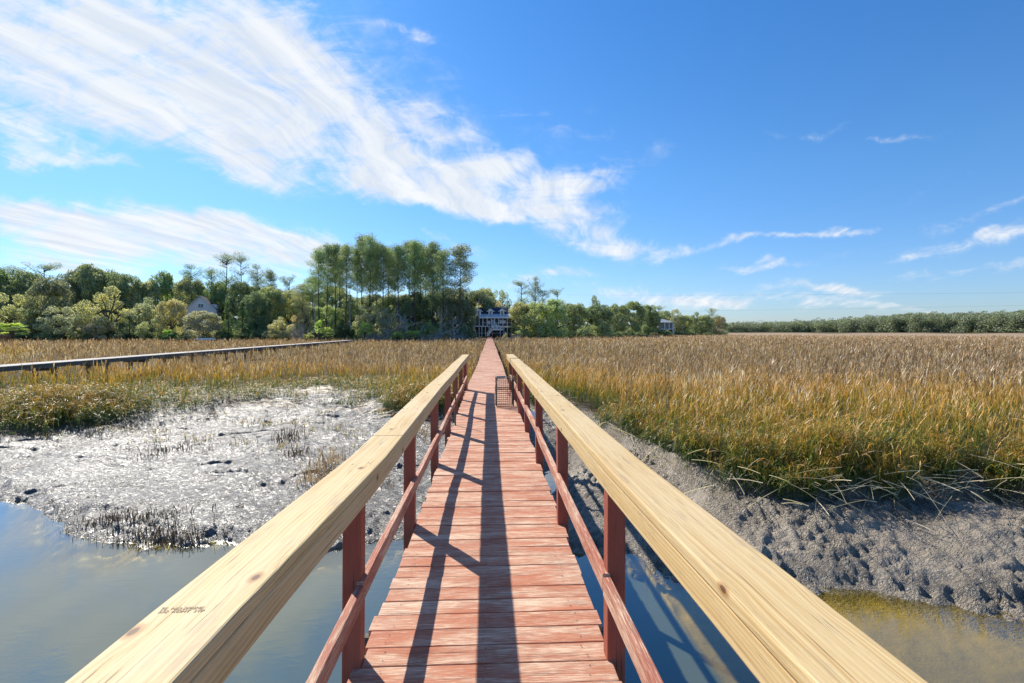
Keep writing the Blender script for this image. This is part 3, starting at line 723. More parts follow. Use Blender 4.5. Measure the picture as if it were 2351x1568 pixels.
# dark cord wrapped over the right cap
RC = thing('cord', 'thin dark cord looped over the right handrail near its far end', 'cord')
yc = 11.62; xc = ty(yc, RX); zc = ty(yc, RZ); mb = MB()
mb.tube([(xc + .102, yc, zc - .05), (xc + .102, yc, zc + .004), (xc, yc, zc + .006), (xc - .102, yc, zc + .004), (xc - .104, yc, zc - .14), (xc - .10, yc - .05, .42)], .006, 6)
mb.build('cord_strand', M['wire'], RC)
FB = thing('float', 'small cream and white float hanging outside the right railing', 'float', (.80, 9.4, -.02))
for nm, mt, z0, z1 in (('float_body', M['float'], -.12, 0), ('float_top', M['white'], .002, .12)):
    mb = MB(); zs = np.linspace(z0, z1, 7); mb.tube([(0, 0, z) for z in zs], [max(.012, .105 * math.sqrt(max(0, 1 - (z / .125) ** 2))) for z in zs], 14); mb.build(nm, mt, FB, smooth=True)
mb = MB(); mb.tube([(0, 0, .11), (-.05, .0, .25), (-.10, 0, .34)], .004, 5); mb.build('line', M['rope'], FB)
SK = thing('stick', 'grey weathered stick standing against the left railing', 'stick', (-.60, 8.6, 0))
mb = MB(); mb.tube([(.04, 0, -.3), (.035, .0, .2), (.045, .02, .62)], [.016, .014, .011], 7); mb.build('stick_shaft', M['grey_wood'], SK)
SK2 = thing('drift_branch', 'thin curved dead branch lying over the gully mud right of the boardwalk', 'branch', (2.0, 12.6, -1.35))
mb = MB(); mb.tube([(-.9, .2, .1), (-.2, .1, .16), (.5, .25, .12), (1.1, .6, .3), (1.35, .9, .55)], [.014, .016, .014, .01, .005], 6); mb.tube([(-.2, .1, .16), (.2, -.25, .2), (.7, -.4, .12)], [.012, .009, .004], 5); mb.build('branch_wood', M['dead'], SK2, smooth=True)

# ------------------------------------------------------------------ neighbouring walkway
NB = thing('boardwalk', 'low pale grey walkway crossing the marsh on the left without rails', 'boardwalk')
mb = MB(); y = NBY0 - 4
while y < NBY1:
    w = .14 if y < 45 else .56
    mb.path([(nbx(y) - .62 + random.uniform(-.02, .02), y, -.04 + random.uniform(-.004, .004)), (nbx(y) + .62 + random.uniform(-.02, .02), y, -.04 + random.uniform(-.004, .004))], w, .038); y += w + .008
mb.build('deck', M['pale_deck'], NB)
mb = MB()
for o_ in (-.55, .55): mb.path([(nbx(y) + o_, y, -.165) for y in (NBY0 - 4, 40, 65, NBY1)], .05, .20)
mb.build('stringer', M['grey_wood'], NB)
for y in np.arange(12.5, 90, 3.6):
    mb = MB()
    for o_ in (-.48, .48): mb.tube([(nbx(y) + o_, y, -2.6), (nbx(y) + o_, y, -.27)], .125 if y < 40 else .11, 10)
    mb.build('piling', M['grey_wood'], NB)
    mb = MB(); mb.box(nbx(y) - .8, nbx(y) + .8, y - .18, y - .125, -.44, -.27); mb.build('cross_beam', M['grey_wood'], NB)

# ------------------------------------------------------------------ trees
def cards(C, Nn, s, asp=1.0):
    N = len(C); r = rng.normal(size=(N, 3)); t = np.cross(Nn, r); t /= np.linalg.norm(t, axis=1, keepdims=True) + 1e-9
    b = np.cross(Nn, t); b /= np.linalg.norm(b, axis=1, keepdims=True) + 1e-9
    s = s[:, None]; t = t * s; b = b * s * asp
    V = np.stack([C - t * 1.0, C - b * .6 + t * .1, C + t * 1.0, C + b * .6 + t * .1], 1).reshape(-1, 3)
    return V, np.arange(4 * N).reshape(-1, 4)
def lobes_to_leaves(L, per, size, flat=.8, shell=.6):
    """L: list of (x,y,z,rx,ry,rz). Leaves fill lobes, denser at the skin."""
    C = []; Nn = []
    for (x, y, z, a, b, c) in L:
        n = max(8, int(per * (a * b + b * c + a * c) / 3))
        u = rng.normal(size=(n, 3)); u /= np.linalg.norm(u, axis=1, keepdims=True)
        r = np.where(rng.random(n) < shell, rng.uniform(.78, 1.06, n), rng.uniform(.3, 1, n) ** .5)
        r = r * (1 + .28 * (vn(u[:, 0] * 3 + x * 7, u[:, 2] * 3 + u[:, 1] * 2 + y, 3) - .5))
        C.append(np.array([x, y, z]) + u * r[:, None] * np.array([a, b, c])); Nn.append(u * .8 + rng.normal(size=(n, 3)) * .75 + np.array([0, 0, .35]))
    C = np.concatenate(C); Nn = np.concatenate(Nn); Nn /= np.linalg.norm(Nn, axis=1, keepdims=True)
    return cards(C, Nn, rng.uniform(.6, 1.35, len(C)) * size, flat)
def limb(mb, p, d, L, r, n=5, wob=.25, up=.1):
    pts = [Vector(p)]; d = Vector(d).normalized()
    for i in range(n):
        d = (d + Vector((random.uniform(-wob, wob), random.uniform(-wob, wob), random.uniform(-wob, wob) + up))).normalized(); pts.append(pts[-1] + d * L / n)
    mb.tube(pts, [r * (1 - .8 * i / n) for i in range(n + 1)], 6, cap=False); return pts
def proto(kind, v):
    """unit tree ~10 m tall; returns dict of meshes"""
    st = random.getstate(); random.seed(hash_(kind) + v * 13)
    mb = MB(); L = []
    if kind == 'oak':
        nl = 66; W_ = 5.2
        for i in range(nl):
            a = random.uniform(0, 6.283); rr = W_ * math.sqrt(random.random()) * .82; top = 8.4 - 3.4 * (rr / W_) ** 2 * random.uniform(.7, 1.2)
            z = random.uniform(1.0, top) if i % 3 else top
            s = random.uniform(.6, 1.3)
            L.append((rr * math.cos(a), rr * math.sin(a), z, s * 1.15, s * 1.15, s * .78))
        limb(mb, (0, 0, -.6), (0, 0, 1), 3.6, .42, 4, .08)
        for i in range(7):
            a = i * .9 + random.random(); limb(mb, (0, 0, 1.8 + .25 * i), (math.cos(a), math.sin(a), .55), 4.6, .2, 6, .3)
        V, Qd = lobes_to_leaves(L, 330, .15)
    elif kind == 'airy':                                            # open, light oak with bare limbs showing
        for i in range(54):
            a = random.uniform(0, 6.283); rr = 4.6 * math.sqrt(random.random()); top = 8.8 - 3.6 * (rr / 4.6) ** 2
            z = (.18 + .82 * random.random() ** .7) * top; s = random.uniform(.45, 1.05); L.append((rr * math.cos(a), rr * math.sin(a), z, s * 1.15, s * 1.15, s * .8))
        limb(mb, (0, 0, -.6), (.08, 0, 1), 4.4, .33, 5, .12)
        for i in range(11):
            a = i * .77 + random.random(); limb(mb, (0, 0, 1.5 + .3 * i), (math.cos(a), math.sin(a), .7), 4.8, .15, 7, .35)
        V, Qd = lobes_to_leaves(L, 260, .15)
    elif kind == 'pine':                                            # tall loblolly: bare trunk, open crown
        sway = random.uniform(-.25, .25); pts = [(sway * math.sin(z * .25), .1 * math.cos(z * .3), z) for z in np.linspace(-.3, 9.6, 12)]
        mb.tube(pts, [.115 - .0095 * i for i in range(12)], 7)
        cb = random.uniform(3.9, 5.3); nb = random.randint(26, 34)
        for i in range(nb):
            z = cb + (9.5 - cb) * (i / (nb - 1)) ** .85; f = (9.9 - z) / (9.9 - cb)
            a = i * 2.4 + random.random(); reach = (.35 + 1.35 * min(1, f * 1.8) * (1.1 - .35 * f)) * random.uniform(.55, 1.15)
            p0 = (sway * math.sin(z * .25), 0, z)
            P = limb(mb, p0, (math.cos(a), math.sin(a), .38), reach, .03, 4, .18, .06)
            for q, k in ((P[-1], 1.0), (P[2], .7), (P[3], .8)):
                s = random.uniform(.42, .72) * k; L.append((q.x, q.y, q.z + .08, s * 1.25, s * 1.25, s * .62))
        L.append((sway * math.sin(9.6 * .25), 0, 9.7, .4, .4, .3))
        V, Qd = lobes_to_leaves(L, 760, .064, .5, .45)
    elif kind == 'flatpine':                                        # emergent pine with layered plates
        mb.tube([(0, 0, -.3), (.1, 0, 3), (.0, .1, 6), (.15, 0, 9.3)], [.17, .14, .1, .04], 7)
        for i in range(26):
            z = random.uniform(4.4, 9.4); a = i * 2.4; reach = random.uniform(.7, 2.9) * (1.15 - abs(z - 7.4) / 4); P = limb(mb, (0, 0, z), (math.cos(a), math.sin(a), .3), reach, .05, 4, .2, .05)
            for q in (P[-1], P[2]):
                s = random.uniform(.38, .72); L.append((q.x, q.y, q.z + .1, s * 1.2, s * 1.2, s * .62))
        L.append((.15, 0, 9.5, .7, .7, .35))
        V, Qd = lobes_to_leaves(L, 420, .075, .5, .5)
    elif kind == 'cedar':
        for i in range(34):
            z = random.uniform(.6, 9.2); rr = (1.9 * (1 - z / 10.4) + .25) * random.uniform(.2, 1); a = random.uniform(0, 6.283); s = random.uniform(.55, .95) * (1.15 - z / 14)
            L.append((rr * math.cos(a), rr * math.sin(a), z, s, s, s * 1.35))
        mb.tube([(0, 0, -.5), (0, 0, 8.5)], [.22, .04], 7); V, Qd = lobes_to_leaves(L, 520, .11, .6)
    elif kind == 'bush':
        for i in range(46):
            a = random.uniform(0, 6.283); rr = 5.4 * math.sqrt(random.random()); z = random.uniform(.8, 8.6 - 5 * (rr / 5.6) ** 2); s = random.uniform(.8, 1.5)
            L.append((rr * math.cos(a), rr * math.sin(a), z, s, s, s * .85))
        for i in range(6):
            a = i * 1.05; limb(mb, (0, 0, -.5), (math.cos(a), math.sin(a), 1.2), 7, .2, 5, .3)
        V, Qd = lobes_to_leaves(L, 230, .26, .7)
    elif kind == 'bare':                                            # leafless grey brush
        for i in range(46):
            a = random.uniform(0, 6.283); P = limb(mb, (random.uniform(-1.5, 1.5), random.uniform(-1.5, 1.5), -.3), (math.cos(a), math.sin(a), 1.4), random.uniform(5, 10), .13, 6, .3)
            for q in P[2:]: limb(mb, q, (random.uniform(-1, 1), random.uniform(-1, 1), .6), 2.2, .07, 3, .4)
        random.setstate(st); return dict(branches=mb.mesh('branches', True))
    elif kind == 'dead':
        P = limb(mb, (0, 0, -.5), (random.uniform(-.15, .15), 0, 1), 7.2, .34, 6, .16)
        for i in range(12):
            q = P[1 + i % 6]; a = i * 2.3 + random.random(); B = limb(mb, q, (math.cos(a), math.sin(a), random.uniform(.1, .9)), random.uniform(2.4, 4.8), .15, 7, .42, .04)
            for r_ in B[2:]: 
                b2 = random.uniform(0, 6.28); C2 = limb(mb, r_, (math.cos(b2), math.sin(b2), .6), random.uniform(.7, 2.0), .06, 4, .45)
        random.setstate(st); return dict(branches=mb.mesh('branches', True))
    elif kind == 'snag':
        mb.tube([(0, 0, -.3), (.12, 0, 4), (.05, .05, 8), (.16, 0, 10)], [.16, .13, .09, .03], 6)
        for i in range(7): a = i * 2.4; limb(mb, (.08, 0, 4.5 + .7 * i), (math.cos(a), math.sin(a), .3), .7, .03, 3, .2)
        random.setstate(st); return dict(branches=mb.mesh('branches', True))
    elif kind == 'palm':
        mb.tube([(0, 0, -.5), (.1, 0, 2.5), (0, 0, 5.2)], [.75, .6, .55], 9)
        Vs = []; Qs = []; k = 0
        for i in range(40):
            a = i * 2.4; el = random.uniform(-.5, 1.3); L0 = random.uniform(2.0, 2.9); d = Vector((math.cos(a) * math.cos(el), math.sin(a) * math.cos(el), math.sin(el))); c = Vector((0, 0, 5.6)) + d * L0
            sd = d.cross(Vector((0, 0, 1))).normalized(); up = sd.cross(d)
            for j in range(13):                                     # fan blade of a palmetto leaf
                g_ = (j - 6) / 6 * 1.5; dd = d * math.cos(g_) + sd * math.sin(g_); tip = c + dd * random.uniform(1.5, 2.1) + Vector((0, 0, -.35)); w_ = sd * math.cos(g_) * .09 - d * math.sin(g_) * .09
                Vs += [c - w_ * .4, c + w_ * .4, (c + tip) / 2 + w_ * 1.6 + up * .12, tip]; Qs.append((k, k + 1, k + 2, k + 3)); k += 4
                Vs += [c + w_ * .4, c - w_ * .4, (c + tip) / 2 - w_ * 1.6 + up * .12, tip]; Qs.append((k, k + 1, k + 2, k + 3)); k += 4
        V = np.array([tuple(v) for v in Vs]); Qd = np.array(Qs)
    random.setstate(st)
    return dict(crown=np_mesh('crown', V, Qd), trunk=mb.mesh('trunk', True))
def hash_(s): return sum(ord(c) * (i + 3) for i, c in enumerate(s))
PROTO = {}
def get_proto(kind, v):
    if (kind, v) not in PROTO:
        P = proto(kind, v)
        nm = {'oak': 'oak_tree', 'airy': 'oak_tree', 'pine': 'pine_tree', 'flatpine': 'pine_tree', 'cedar': 'cedar_tree', 'bush': 'shrub', 'bare': 'bare_shrub', 'dead': 'dead_tree', 'snag': 'dead_tree', 'palm': 'palmetto'}[kind]
        lm = {'pine': 'pine', 'flatpine': 'pine', 'palm': 'palm'}.get(kind, 'oak'); bm_ = 'bark' if 'pine' in kind else 'obark'
        if 'crown' in P: P['crown'].materials.append(M[lm]); P['trunk'].materials.append(M[bm_])
        else: P['branches'].materials.append(M['dead'])
        PROTO[(kind, v)] = (nm, P)
    return PROTO[(kind, v)]
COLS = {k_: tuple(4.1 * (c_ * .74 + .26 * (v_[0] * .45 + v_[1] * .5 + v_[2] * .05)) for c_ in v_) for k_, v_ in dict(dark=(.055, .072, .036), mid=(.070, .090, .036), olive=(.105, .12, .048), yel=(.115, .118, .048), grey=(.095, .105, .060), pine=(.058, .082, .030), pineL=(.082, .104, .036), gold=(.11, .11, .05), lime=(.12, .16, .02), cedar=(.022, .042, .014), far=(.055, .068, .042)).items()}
CATS = dict(oak='tree', airy='tree', pine='pine tree', flatpine='pine tree', cedar='cedar tree', bush='shrub', bare='shrub', dead='dead tree', snag='dead tree', palm='palmetto')
def tree(kind, v, px, ytop, d, wpx, col, label, group=None, zb=None):
    """px/ytop: bearing and top as measured, d: distance in metres, wpx: crown width as measured"""
    nm, P = get_proto(kind, v)
    x, y = at(px, d); z0 = float(terrain(np.array([x]), np.array([y]))[0][0]) - .05 if zb is None else zb
    H = zat(ytop, d) - z0; s = H / {'palm': 8.6, 'oak': 9.1, 'bush': 9.0}.get(kind, 9.6)
    nat = {'oak': 11.6, 'airy': 11, 'pine': 3.6, 'flatpine': 5.2, 'cedar': 5, 'bush': 13, 'bare': 10, 'dead': 8, 'snag': 1.5, 'palm': 8}[kind]
    sx = (wpx * d / F) / nat if wpx else s
    t = thing(nm, label, CATS[kind], (x, y, z0), random.uniform(0, 6.28), group); t.scale = (sx, sx, s)
    for k, me in P.items():
        o = bpy.data.objects.new(k, me); COL.objects.link(o); o.parent = t
        c = COLS.get(col, (.1, .1, .1)) if col else (.1, .1, .1); j = random.uniform(.88, 1.14); o.color = (c[0] * j, c[1], c[2] * j, 1)
    return t
T = [
 # kind, variant, px, ytop, dist, width px, colour, label
 ('oak', 0, -40, 605, 134, 150, 'mid', 'dark green oak cut by the left edge of the picture'),
 ('flatpine', 0, 27, 614, 140, 95, 'mid', 'flat topped pine at the far left above the oaks'),
 ('oak', 1, 62, 620, 138, 130, 'dark', 'broad dark oak behind the bright palmetto at far left'),
 ('flatpine', 1, 100, 612, 142, 85, 'pine', 'tall round topped pine between the two far left oaks'),
 ('oak', 2, 118, 635, 126, 110, 'dark', 'dense dark bluish oak behind the small spreading tree at left'),
 ('oak', 3, 170, 623, 140, 105, 'dark', 'dark oak rising left of the tallest left hand oak top'),
 ('oak', 0, 203, 607, 138, 100, 'mid', 'highest rounded oak on the left skyline'),
 ('oak', 4, 245, 615, 142, 110, 'mid', 'green oak just right of the highest left skyline oak'),
 ('oak', 1, 292, 625, 140, 100, 'dark', 'dark oak sloping down on the left skyline before the gap'),
 ('oak', 2, 335, 643, 142, 95, 'olive', 'olive oak at the dip in the left skyline'),
 ('oak', 3, 378, 625, 146, 90, 'mid', 'round oak right of the dip in the left skyline'),
 ('airy', 0, 30, 660, 121, 120, 'yel', 'yellow green open oak above the bright palmetto'),
 ('airy', 1, 250, 647, 121, 125, 'yel', 'large yellow green open oak in the middle of the left woods'),
 ('airy', 2, 345, 673, 124, 100, 'grey', 'grey green open oak left of the white gabled house'),
 ('airy', 0, 143, 693, 117, 105, 'grey', 'small spreading tree with forked pale trunk at the left marsh edge'),
 ('airy', 2, 220, 722, 118, 80, 'grey', 'thin grey green tree over the little shed roof'),
 ('cedar', 0, 297, 722, 117, 40, 'cedar', 'small dark cedar below the yellow green oaks at left'),
 ('airy', 1, 345, 727, 117, 62, 'yel', 'low yellow green tree right of the small dark cedar'),
 ('oak', 4, 394, 685, 121, 72, 'yel', 'yellow topped oak just left of the white gabled house'),
 ('oak', 0, 466, 714, 116, 98, 'grey', 'rounded silvery green bush oak in front of the white gabled house'),
 ('cedar', 1, 524, 684, 119, 42, 'cedar', 'dark cedar touching the right side of the white gabled house'),
 ('cedar', 0, 556, 690, 121, 50, 'cedar', 'second dark cedar right of the white gabled house'),
 ('oak', 1, 590, 667, 128, 75, 'dark', 'dark oak right of the two cedars'),
 ('flatpine', 2, 437, 612, 146, 62, 'pine', 'flat crowned pine standing above the white gabled house'),
 ('oak', 2, 437, 635, 142, 90, 'mid', 'green oak directly behind the gable roof'),
 ('flatpine', 3, 486, 622, 140, 62, 'pine', 'leaning pine crown right of the flat crowned pine'),
 ('flatpine', 0, 520, 587, 142, 66, 'pine', 'tallest open pine of the left woods'),
 ('flatpine', 1, 554, 594, 144, 58, 'pine', 'second tallest pine of the left woods, just right of the tallest'),
 ('flatpine', 2, 590, 612, 144, 56, 'pine', 'third pine right of the tallest left pine'),
 ('pine', 0, 623, 626, 140, 42, 'pine', 'slim pine with a narrow crown left of the tall grove'),
 ('flatpine', 3, 664, 638, 142, 52, 'pine', 'small flat pine in the dip before the tall grove'),
 ('oak', 3, 500, 647, 141, 90, 'mid', 'green oak filling in behind the gabled house roof'),
 ('oak', 4, 560, 645, 138, 100, 'mid', 'green oak beneath the tallest left pines'),
 ('oak', 0, 620, 659, 134, 85, 'olive', 'olive oak beneath the slim pine'),
 ('oak', 1, 668, 663, 136, 80, 'olive', 'olive oak beneath the small flat pine'),
 ('airy', 2, 648, 722, 118, 62, 'yel', 'low golden green tree at the marsh edge left of the grove'),
 ('airy', 1, 700, 700, 128, 60, 'yel', 'yellow green young tree at the left foot of the grove'),
 ('pine', 1, 697, 655, 132, 60, 'pineL', 'short light pine at the left shoulder of the grove'),
 ('pine', 2, 718, 640, 130, 50, 'pineL', 'leaning light pine at the left edge of the grove'),
]
names = 'first second third fourth fifth sixth seventh eighth ninth tenth eleventh twelfth thirteenth fourteenth fifteenth sixteenth'.split()
gp = [(735, 579, 46, 125), (751, 567, 44, 128), (770, 567, 42, 131), (794, 569, 44, 127), (819, 579, 36, 130), (830, 551, 44, 133), (847, 548, 50, 129), (866, 565, 40, 132), (877, 567, 46, 128), (892, 576, 40, 134), (916, 571, 48, 126), (939, 563, 50, 131), (952, 562, 44, 127), (962, 565, 44, 133), (990, 563, 54, 129), (1020, 580, 50, 125)]
for i, (px, yt, w, d) in enumerate(gp):
    T.append(('pine', i % 7, px, yt, d, w * 1.28, 'pineL' if i % 3 == 0 else 'pine', names[i] + ' tall pine from the left in the central grove'))
for i, (px, yt, w, d) in enumerate([(782, 592, 44, 140), (857, 580, 44, 141), (904, 588, 44, 142), (976, 578, 48, 141), (1005, 580, 46, 139)]):
    T.append(('pine', (i * 3 + 1) % 7, px, yt, d, w * 1.1, 'pineL', names[i] + ' pine from the left in the rear row of the central grove'))
T += [
 ('pine', 9, 1059, 572, 123, 88, 'pine', 'broad armed pine closing the grove beside the house'),
 ('snag', 0, 722, 676, 119, 12, None, 'white dead pole trunk at the left foot of the grove'),
 ('snag', 1, 766, 700, 119, 10, None, 'short white dead trunk under the grove, second from the left'),
 ('snag', 2, 803, 660, 118, 14, None, 'pale leaning dead trunk under the grove, third from the left'),
 ('oak', 2, 745, 700, 134, 90, 'olive', 'olive undergrowth oak under the left end of the grove'),
 ('oak', 3, 805, 695, 136, 90, 'mid', 'green undergrowth oak under the tallest grove pines'),
 ('airy', 0, 850, 690, 126, 80, 'grey', 'mossy grey oak under the centre of the grove'),
 ('oak', 4, 900, 680, 134, 100, 'mid', 'green oak under the right centre of the grove'),
 ('airy', 2, 895, 700, 123, 70, 'grey', 'mossy grey green tree behind the low forked dead tree'),
 ('oak', 0, 950, 672, 132, 100, 'dark', 'dark oak behind the large bleached dead tree'),
 ('oak', 1, 1005, 668, 131, 95, 'dark', 'dark oak left of the broad armed pine'),
 ('oak', 2, 1045, 672, 128, 80, 'dark', 'dark oak behind the broad armed pine trunk'),
 ('oak', 3, 1072, 690, 127, 52, 'dark', 'dark drooping oak touching the left side of the main house'),
 ('bush', 0, 790, 733, 115, 50, 'cedar', 'rounded very dark bush at the marsh edge below the grove'),
 ('palm', 0, 732, 738, 114, 22, 'lime', 'yellow crowned palmetto with a tall stem left of the dark bush'),
 ('palm', 1, 752, 752, 113, 28, 'lime', 'low bright yellow palmetto beside the dark bush'),
 ('palm', 0, 838, 741, 114, 30, 'lime', 'yellow green palmetto right of the dark bush'),
 ('palm', 1, 27, 742, 110, 62, 'lime', 'bright green fan palmetto at the far left marsh edge'),
 ('palm', 0, 912, 763, 112, 34, 'lime', 'low green palmetto clump left of the bleached dead tree'),
 ('palm', 1, 948, 759, 113, 42, 'lime', 'low green palmetto clump below the bleached dead tree'),
 ('palm', 1, 385, 757, 113, 24, 'lime', 'little yellow palmetto under the left oaks'),
 ('dead', 0, 944, 700, 115, 78, None, 'large bleached dead tree with twisted arms below the grove'),
 ('dead', 1, 888, 742, 111, 52, None, 'low forked dead tree standing in the marsh edge'),
 ('dead', 2, 1010, 702, 116, 44, None, 'upright bleached dead tree left of the broad armed pine'),
 ('dead', 3, 1040, 724, 113, 64, None, 'leaning bleached dead tree nearest the main house'),
 ('bare', 0, 683, 740, 114, 40, None, 'leafless grey brush left of the yellow palmettos'),
 ('bare', 1, 988, 762, 112, 62, None, 'leafless grey brush under the upright dead tree'),
 ('bare', 2, 1050, 762, 113, 62, None, 'leafless grey brush beside the leaning dead tree'),
 ('bare', 0, 860, 763, 112, 50, None, 'leafless grey brush between the palmettos'),
 ('bush', 1, 985, 735, 118, 44, 'mid', 'dull green bush between the bleached dead trees'),
 ('bush', 2, 1066, 740, 118, 40, 'dark', 'dark bush at the left foot of the main house'),
 ('oak', 4, 1112, 658, 172, 62, 'gold', 'golden brown oak rising behind the left end of the house roof'),
 ('airy', 0, 1150, 650, 176, 60, 'grey', 'open grey oak rising behind the right end of the house roof'),
 ('oak', 1, 1128, 686, 162, 78, 'yel', 'yellow green oak directly behind the house ridge'),
 ('flatpine', 1, 1198, 650, 160, 60, 'pine', 'broad pine right behind the house'),
 ('flatpine', 2, 1228, 639, 163, 46, 'pine', 'tallest pine right of the house'),
 ('flatpine', 3, 1247, 668, 161, 46, 'pine', 'lower pine right of the tallest one by the house'),
 ('flatpine', 0, 1280, 666, 168, 46, 'pine', 'spreading pine above the middle of the right woods'),
 ('oak', 0, 1195, 694, 146, 70, 'olive', 'olive oak touching the right side of the main house'),
 ('oak', 2, 1232, 692, 144, 90, 'olive', 'second oak right of the main house'),
 ('oak', 3, 1272, 687, 148, 92, 'olive', 'third oak right of the main house, with the highest dome'),
 ('oak', 4, 1318, 694, 156, 86, 'mid', 'fourth oak right of the main house, deep green'),
 ('airy', 1, 1366, 670, 168, 56, 'mid', 'feathery topped tree standing above the right oaks'),
 ('oak', 1, 1372, 697, 164, 84, 'dark', 'dark oak under the feathery topped tree'),
 ('airy', 2, 1385, 727, 160, 60, 'olive', 'low pale tree in front of the dark right oak'),
 ('oak', 2, 1418, 697, 182, 72, 'mid', 'oak right of the dark one in the right woods'),
 ('oak', 0, 1452, 692, 194, 72, 'mid', 'humped oak in the middle of the right woods'),
 ('oak', 3, 1488, 700, 206, 66, 'mid', 'oak just left of the small white house on the right'),
 ('flatpine', 0, 1513, 704, 222, 42, 'mid', 'small pine above the little white house on the right'),
 ('oak', 4, 1503, 714, 206, 34, 'mid', 'dark green tree covering the left half of the little white house'),
 ('oak', 1, 1520, 712, 236, 60, 'mid', 'oak behind the little white house on the right'),
 ('airy', 0, 1552, 701, 226, 44, 'grey', 'mossy tree right of the little white house'),
 ('oak', 4, 1572, 723, 226, 46, 'yel', 'low rounded yellow green oak right of the little white house'),
 ('airy', 1, 1597, 712, 242, 44, 'mid', 'open topped tree near the right end of the right woods'),
 ('flatpine', 3, 1635, 710, 252, 36, 'mid', 'last flat topped pine at the right end of the right woods'),
 ('oak', 2, 1618, 722, 246, 48, 'mid', 'green oak under the last flat topped pine'),
 ('oak', 0, 1650, 725, 256, 46, 'grey', 'grey green oak ending the right woods'),
 ('bush', 2, 1528, 757, 205, 34, 'olive', 'low shrub in front of the little white house'),
 ('bare', 1, 1185, 763, 137, 26, None, 'rusty dry brush just right of the main house'),
 ('bush', 0, 1160, 763, 134, 14, 'grey', 'small pale bush at the foot of the house stairs'),
]
for r in T: tree(*r)
# understorey behind the front trees (shade mass), real trees further back
k = 0
for px in range(-60, 1100, 46):
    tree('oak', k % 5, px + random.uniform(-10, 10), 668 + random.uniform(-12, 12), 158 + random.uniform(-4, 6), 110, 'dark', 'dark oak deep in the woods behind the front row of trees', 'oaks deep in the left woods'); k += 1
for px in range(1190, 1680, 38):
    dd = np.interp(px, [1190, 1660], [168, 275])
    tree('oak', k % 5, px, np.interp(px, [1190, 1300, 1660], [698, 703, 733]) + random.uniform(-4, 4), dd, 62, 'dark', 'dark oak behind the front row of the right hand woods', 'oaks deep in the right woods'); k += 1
# rough shrubs along the edge of the upland
for i, px in enumerate(list(range(-20, 1080, 38)) + list(range(1200, 1680, 30))):
    dd = 118 if px < 1080 else np.interp(px, [1180, 1400, 1660], [140, 162, 246])
    x, y = at(px, dd); 
    tree('bush', i % 3, px + random.uniform(-8, 8), 764 - random.uniform(0, 12) * 118 / dd, dd + random.uniform(-1, 3), random.uniform(26, 50) * 130 / dd, random.choice(['dark', 'mid', 'olive', 'dark']), 'low scrub at the foot of the trees along the marsh edge', 'scrub along the marsh edge')

# thick undergrowth below the trees
L = []
for i in range(900):
    px = random.uniform(-160, 1670)
    dd = (123 if px < 1080 else np.interp(px, [1180, 1400, 1660], [158, 176, 258])) + random.uniform(0, 26)
    if 1080 < px < 1182: dd += 20
    x, y = at(px, dd); h_ = random.uniform(.8, 3.4); z = random.uniform(.2, h_)
    L.append((x, y, z, 2.2, 1.6, 1.25))
V, Qd = lobes_to_leaves(L, 40, .24, .8)
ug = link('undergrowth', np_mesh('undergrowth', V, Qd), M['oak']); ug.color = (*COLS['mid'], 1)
tag(ug, 'tangled dark undergrowth beneath the trees along the shore', 'undergrowth', None, 'stuff')

# far wood on the right: one mass nobody could count
L = []
for i in range(760):
    px = random.uniform(1655, 2500); row = random.random(); dd = np.interp(px, [1655, 1900, 2120, 2351, 2500], [600, 560, 480, 410, 380]) + row * 45
    x, y = at(px, dd); top = zat(np.interp(px, [1655, 1800, 1950, 2100, 2200, 2351, 2500], [741, 738, 731, 719, 720, 715, 712]), dd) + random.uniform(-1.6, 1.0) - (1 - row) * 2.5
    s = random.uniform(2.6, 4.2)
    for zz in np.arange(top - s * .7, 0, -s * 1.05): L.append((x + random.uniform(-4, 4), y + random.uniform(-4, 4), zz + random.uniform(-1, 1), s * 1.3, s, s * .8))
    if random.random() < .12: L.append((x, y, top + 1.2, 2.6, 2.4, 1.0))
V, Qd = lobes_to_leaves(L, 9, .6, .8)
fw = link('far_wood', np_mesh('far_wood', V, Qd), M['oak']); fw.color = (*COLS['far'], 1)
tag(fw, 'distant low band of woodland across the marsh on the right', 'woodland', None, 'stuff')

# ------------------------------------------------------------------ main house
hd = 147.0; U = hd / F
hx, hy = at(1137.0, hd)
HB = thing('house', 'white raised house with dark dormer roof and screened porch at the end of the boardwalk', 'house', (hx, hy, 0), -R(1.6))
def lx(px): return (px - 1137.0) * U
def lz(py): return zat(py, hd)
zg, zf, ze, zr = lz(772) - .3, lz(748), lz(729.5), lz(703.7)
x0, x1 = lx(1089), lx(1174.5)
mb = MB(); mb.box(x0 + .2, x1 - .2, 3.0, 9.5, zf - .2, ze); mb.build('wall', M['innerwall'], HB)
mb = MB(); mb.box(x0 + .1, x1 - .1, 2.2, 9.5, zg, zf - .35); mb.build('ground_floor_wall', M['screen'], HB)
